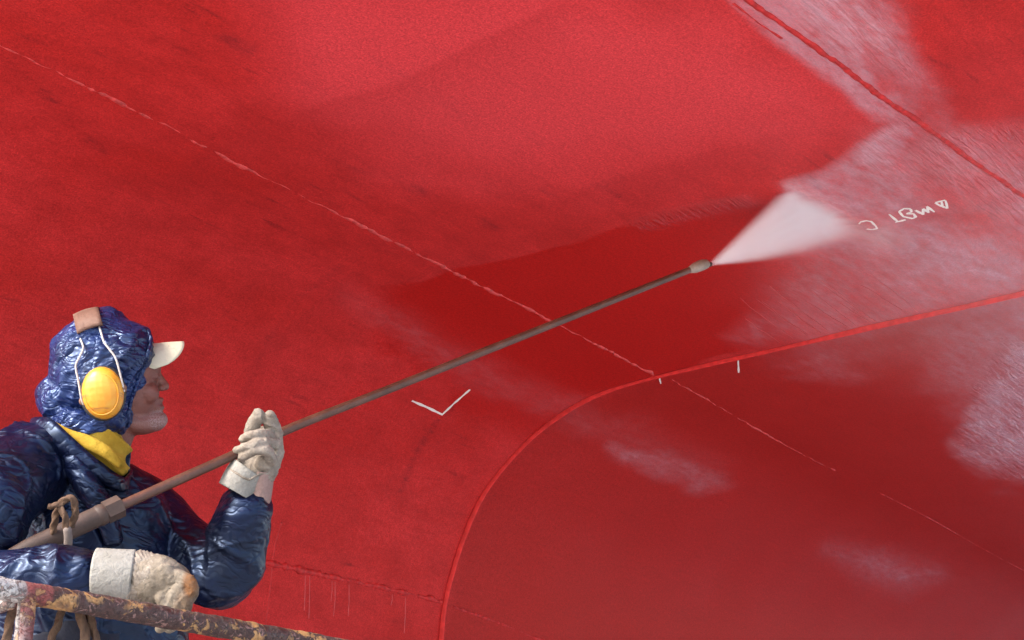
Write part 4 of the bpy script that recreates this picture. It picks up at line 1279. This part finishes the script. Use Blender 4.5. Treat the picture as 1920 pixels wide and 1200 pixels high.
for i, c in enumerate(corners):
    pipe("post", [c + [0, 0, -.006], c * [1, 1, 0] + [0, 0, (zt + FLOOR_Z) / 2], c * [1, 1, 0] + [0, 0, FLOOR_Z - .02]], RAD * .80, plat, 120)
    c2 = corners[(i + 1) % 4]
    zm = np.array([0, 0, -.48])
    pipe("mid_rail", [c + zm, c2 + zm], RAD * .7, plat, 60)
def box_mesh(name, o, ax, mat, parent):
    vs = [o + a * ax[0] + b * ax[1] + c * ax[2] for a in (0, 1) for b in (0, 1) for c in (0, 1)]
    fs = [(0, 1, 3, 2), (4, 6, 7, 5), (0, 4, 5, 1), (2, 3, 7, 6), (0, 2, 6, 4), (1, 5, 7, 3)]
    ob = link_mesh(name, vs, fs, mat, parent, smooth=False)
    bv_ = ob.modifiers.new("bevel", 'BEVEL'); bv_.width = .004; bv_.segments = 2
    return ob
base = K * [1, 1, 0]
M_STEEL = simple_paint("grey_deck_steel", (0.22, 0.2, 0.19), .55, .4, 20)
box_mesh("deck_plate", base - .04 * E1 - .04 * E2 + [0, 0, FLOOR_Z - .06], ((PL + .08) * E1, (PW + .08) * E2, np.array([0, 0, .058])), M_STEEL, plat)
for a, b in ((0, 0), (1, 0), (1, 1), (0, 1)):
    q_ = base + a * (PL - .08) * E1 + b * (PW - .08) * E2
    box_mesh("scaffold_leg", q_, (.08 * E1, .08 * E2, np.array([0, 0, FLOOR_Z - .062])), M_STEEL, plat)
for a in (0, 1):
    tube("brace", [base + a * PL * E1 + [0, 0, .15] + .04 * E2, base + a * PL * E1 + PW * E2 + [0, 0, FLOOR_Z - .15]], [.018, .018], M_STEEL, plat, n=4)
lash = empty("rope", at_depth(24, 1140, 3.46))
tag(lash, "short twisted rope hanging from the guard rail beside its upright post", "rope")
bpy.context.view_layer.update()
twist("rope_strand", rp([(26, 1112, 3.45), (24, 1130, 3.455), (19, 1165, 3.455), (12, 1200, 3.455), (8, 1260, 3.46), (10, 1340, 3.46)]), .0085, M_ROPE, lash)

# ------------------------------------------------------------------ water
scene.cycles.volume_bounces = 6
scene.cycles.volume_step_rate = 1.0
scene.cycles.volume_max_steps = 256
NZ = LP(1333)
hA = hull_hit(1474, 360)[0]; hB = hull_hit(1646, 450)[0]
vA = hA - NZ; vB = hB - NZ
mid = (vA / np.linalg.norm(vA) + vB / np.linalg.norm(vB)); X_ = mid / np.linalg.norm(mid)
Z_ = np.cross(vA, vB); Z_ /= np.linalg.norm(Z_); Y_ = np.cross(Z_, X_)
half = math.acos(vA @ vB / np.linalg.norm(vA) / np.linalg.norm(vB)) / 2
Lmax = max(vA @ X_, vB @ X_) * 1.12
print("fan", math.degrees(half), np.linalg.norm(vA), np.linalg.norm(vB), LD(1333))
tmax = math.tan(half) * 1.75
sgA = 1 if vA @ Y_ > 0 else -1
def vol_mat(name):
    m = bpy.data.materials.new(name); m.use_nodes = True; nt = m.node_tree
    nt.nodes.remove(nt.nodes["Principled BSDF"])
    pv_ = nt.nodes.new("ShaderNodeVolumePrincipled")
    nt.links.new(pv_.outputs[0], nt.nodes["Material Output"].inputs["Volume"])
    return m, nt, pv_
def sep(nt, vec):
    n = nt.nodes.new("ShaderNodeSeparateXYZ"); nt.links.new(vec, n.inputs[0]); return n.outputs
def sstep(nt, x, a, b):
    n = nt.nodes.new("ShaderNodeMapRange"); n.interpolation_type = 'SMOOTHSTEP'; n.clamp = True
    n.inputs["From Min"].default_value = a; n.inputs["From Max"].default_value = b
    nt.links.new(x, n.inputs["Value"]); return n.outputs["Result"]
m, nt, pv_ = vol_mat("jet_of_water")
co = objco(nt); x_, y_, z_ = sep(nt, co)
ang = math_n(nt, 'DIVIDE', y_, math_n(nt, 'MAXIMUM', x_, .004))
ang = math_n(nt, 'MULTIPLY', ang, float(sgA))          # + towards the near edge
th_ = math.tan(half)
e_top = sstep(nt, ang, th_ * 1.06, th_ * 0.88)
lowr = math_n(nt, 'ADD', -1.40 * th_, math_n(nt, 'MULTIPLY', x_, .48 * th_ / (Lmax * .85)))
e_bot = sstep(nt, math_n(nt, 'SUBTRACT', ang, lowr), 0.0, th_ * .85)
zr = math_n(nt, 'DIVIDE', z_, math_n(nt, 'ADD', .006, math_n(nt, 'MULTIPLY', x_, .030)))
zf = math_n(nt, 'POWER', 2.718, math_n(nt, 'MULTIPLY', math_n(nt, 'MULTIPLY', zr, zr), -1.0))
thin = math_n(nt, 'DIVIDE', 1.0, math_n(nt, 'ADD', .10, math_n(nt, 'MULTIPLY', x_, 1.6)))
far = sstep(nt, x_, Lmax * 1.0, Lmax * .62)
cmb = nt.nodes.new('ShaderNodeCombineXYZ'); nt.links.new(math_n(nt, 'MULTIPLY', x_, 5.0), cmb.inputs[0]); nt.links.new(math_n(nt, 'MULTIPLY', ang, 34.0), cmb.inputs[1])
nn_ = noise_n(nt, cmb.outputs[0], 1.0, 4, .6)
dens = math_n(nt, 'MULTIPLY', math_n(nt, 'MULTIPLY', e_top, e_bot), math_n(nt, 'MULTIPLY', zf, thin))
dens = math_n(nt, 'MULTIPLY', dens, math_n(nt, 'ADD', .25, math_n(nt, 'MULTIPLY', far, .75)))
dens = math_n(nt, 'MULTIPLY', dens, ramp(nt, nn_, [(.32, .35), (.66, 1.35)]))
nt.links.new(math_n(nt, 'MULTIPLY', dens, 75.0), pv_.inputs["Density"])
pv_.inputs["Color"].default_value = (1.0, 0.985, 1.0, 1)
pv_.inputs["Anisotropy"].default_value = 0.2
wv_ = []
for xx in (0.0, Lmax):
    hw = .004 + xx * tmax; hz = .012 + xx * .08
    for yy in (-hw, hw):
        for zz_ in (-hz, hz): wv_.append((xx, yy, zz_))
wf = [(0, 1, 3, 2), (4, 6, 7, 5), (0, 4, 5, 1), (2, 3, 7, 6), (0, 2, 6, 4), (1, 5, 7, 3)]
jet = link_mesh("water_jet", wv_, wf, m, smooth=False)
jet.matrix_world = Matrix((( X_[0], Y_[0], Z_[0], NZ[0]), (X_[1], Y_[1], Z_[1], NZ[1]), (X_[2], Y_[2], Z_[2], NZ[2]), (0, 0, 0, 1)))
tag(jet, "white fan of high pressure water leaving the lance nozzle", "water jet")

m, nt, pv_ = vol_mat("trailing_spray")
co = objco(nt)
ln = nt.nodes.new("ShaderNodeVectorMath"); ln.operation = 'LENGTH'; nt.links.new(co, ln.inputs[0])
fall = sstep(nt, ln.outputs["Value"], 1.0, 0.0)
fall = math_n(nt, 'MULTIPLY', fall, ramp(nt, noise_n(nt, mapping_n(nt, co, (2, 5, 5)), 1.6, 4, .6), [(.3, .3), (.68, 1.5)]))
nt.links.new(math_n(nt, 'MULTIPLY', fall, 2.6), pv_.inputs["Density"])
pv_.inputs["Color"].default_value = (1.0, 0.985, 1.0, 1)
ms = ellipsoid(np.zeros(3), (np.array([1, 0, 0]), np.array([0, 0, 1]), np.array([0, 1, 0])), 24, 14)
t1 = hull_hit(1560, 402)[0]; t2 = hull_hit(1720, 448)[0]
ax = (t2 - t1) / 2; axn = ax / np.linalg.norm(ax); ay = np.cross([0, 0, 1.0], axn); ay /= np.linalg.norm(ay)
trail = link_mesh("trailing_spray", ms[0], ms[1], m)
bpy.context.view_layer.update()
trail.parent = jet
tc = (t1 + t2) / 2 + np.array([0, 0, -.025])
MW = Matrix.Translation(Vector(tc)) @ Matrix(((ax[0] * 1.15, ay[0] * .12, 0, 0), (ax[1] * 1.15, ay[1] * .12, 0, 0), (ax[2] * 1.15, ay[2] * .12, .06, 0), (0, 0, 0, 1)))
trail.matrix_parent_inverse = jet.matrix_world.inverted()
trail.matrix_basis = MW

m, nt, pv_ = vol_mat("drifting_mist")
co = objco(nt)
ln = nt.nodes.new("ShaderNodeVectorMath"); ln.operation = 'LENGTH'; nt.links.new(co, ln.inputs[0])
fall = sstep(nt, ln.outputs["Value"], 1.0, 0.0)
nm = noise_n(nt, co, 2.2, 3)
nt.links.new(math_n(nt, 'MULTIPLY', math_n(nt, 'MULTIPLY', fall, ramp(nt, nm, [(.3, .5), (.7, 1.3)])), 0.20), pv_.inputs["Density"])
pv_.inputs["Color"].default_value = (1.0, 0.985, 1.0, 1)
ms = ellipsoid(np.zeros(3), (np.array([1, 0, 0]), np.array([0, 0, 1]), np.array([0, 1, 0])), 24, 14)
mist = link_mesh("water_mist", ms[0], ms[1], m)
cm = hull_hit(1760, 500)[0]
mist.matrix_world = Matrix.Translation(Vector(cm + HN * .25 + [0, 0, -.02])) @ Matrix(((HD[0] * 1.4, HN[0] * 1.0, 0, 0), (HD[1] * 1.4, HN[1] * 1.0, 0, 0), (0, 0, .42, 0), (0, 0, 0, 1)))
tag(mist, kind="stuff")
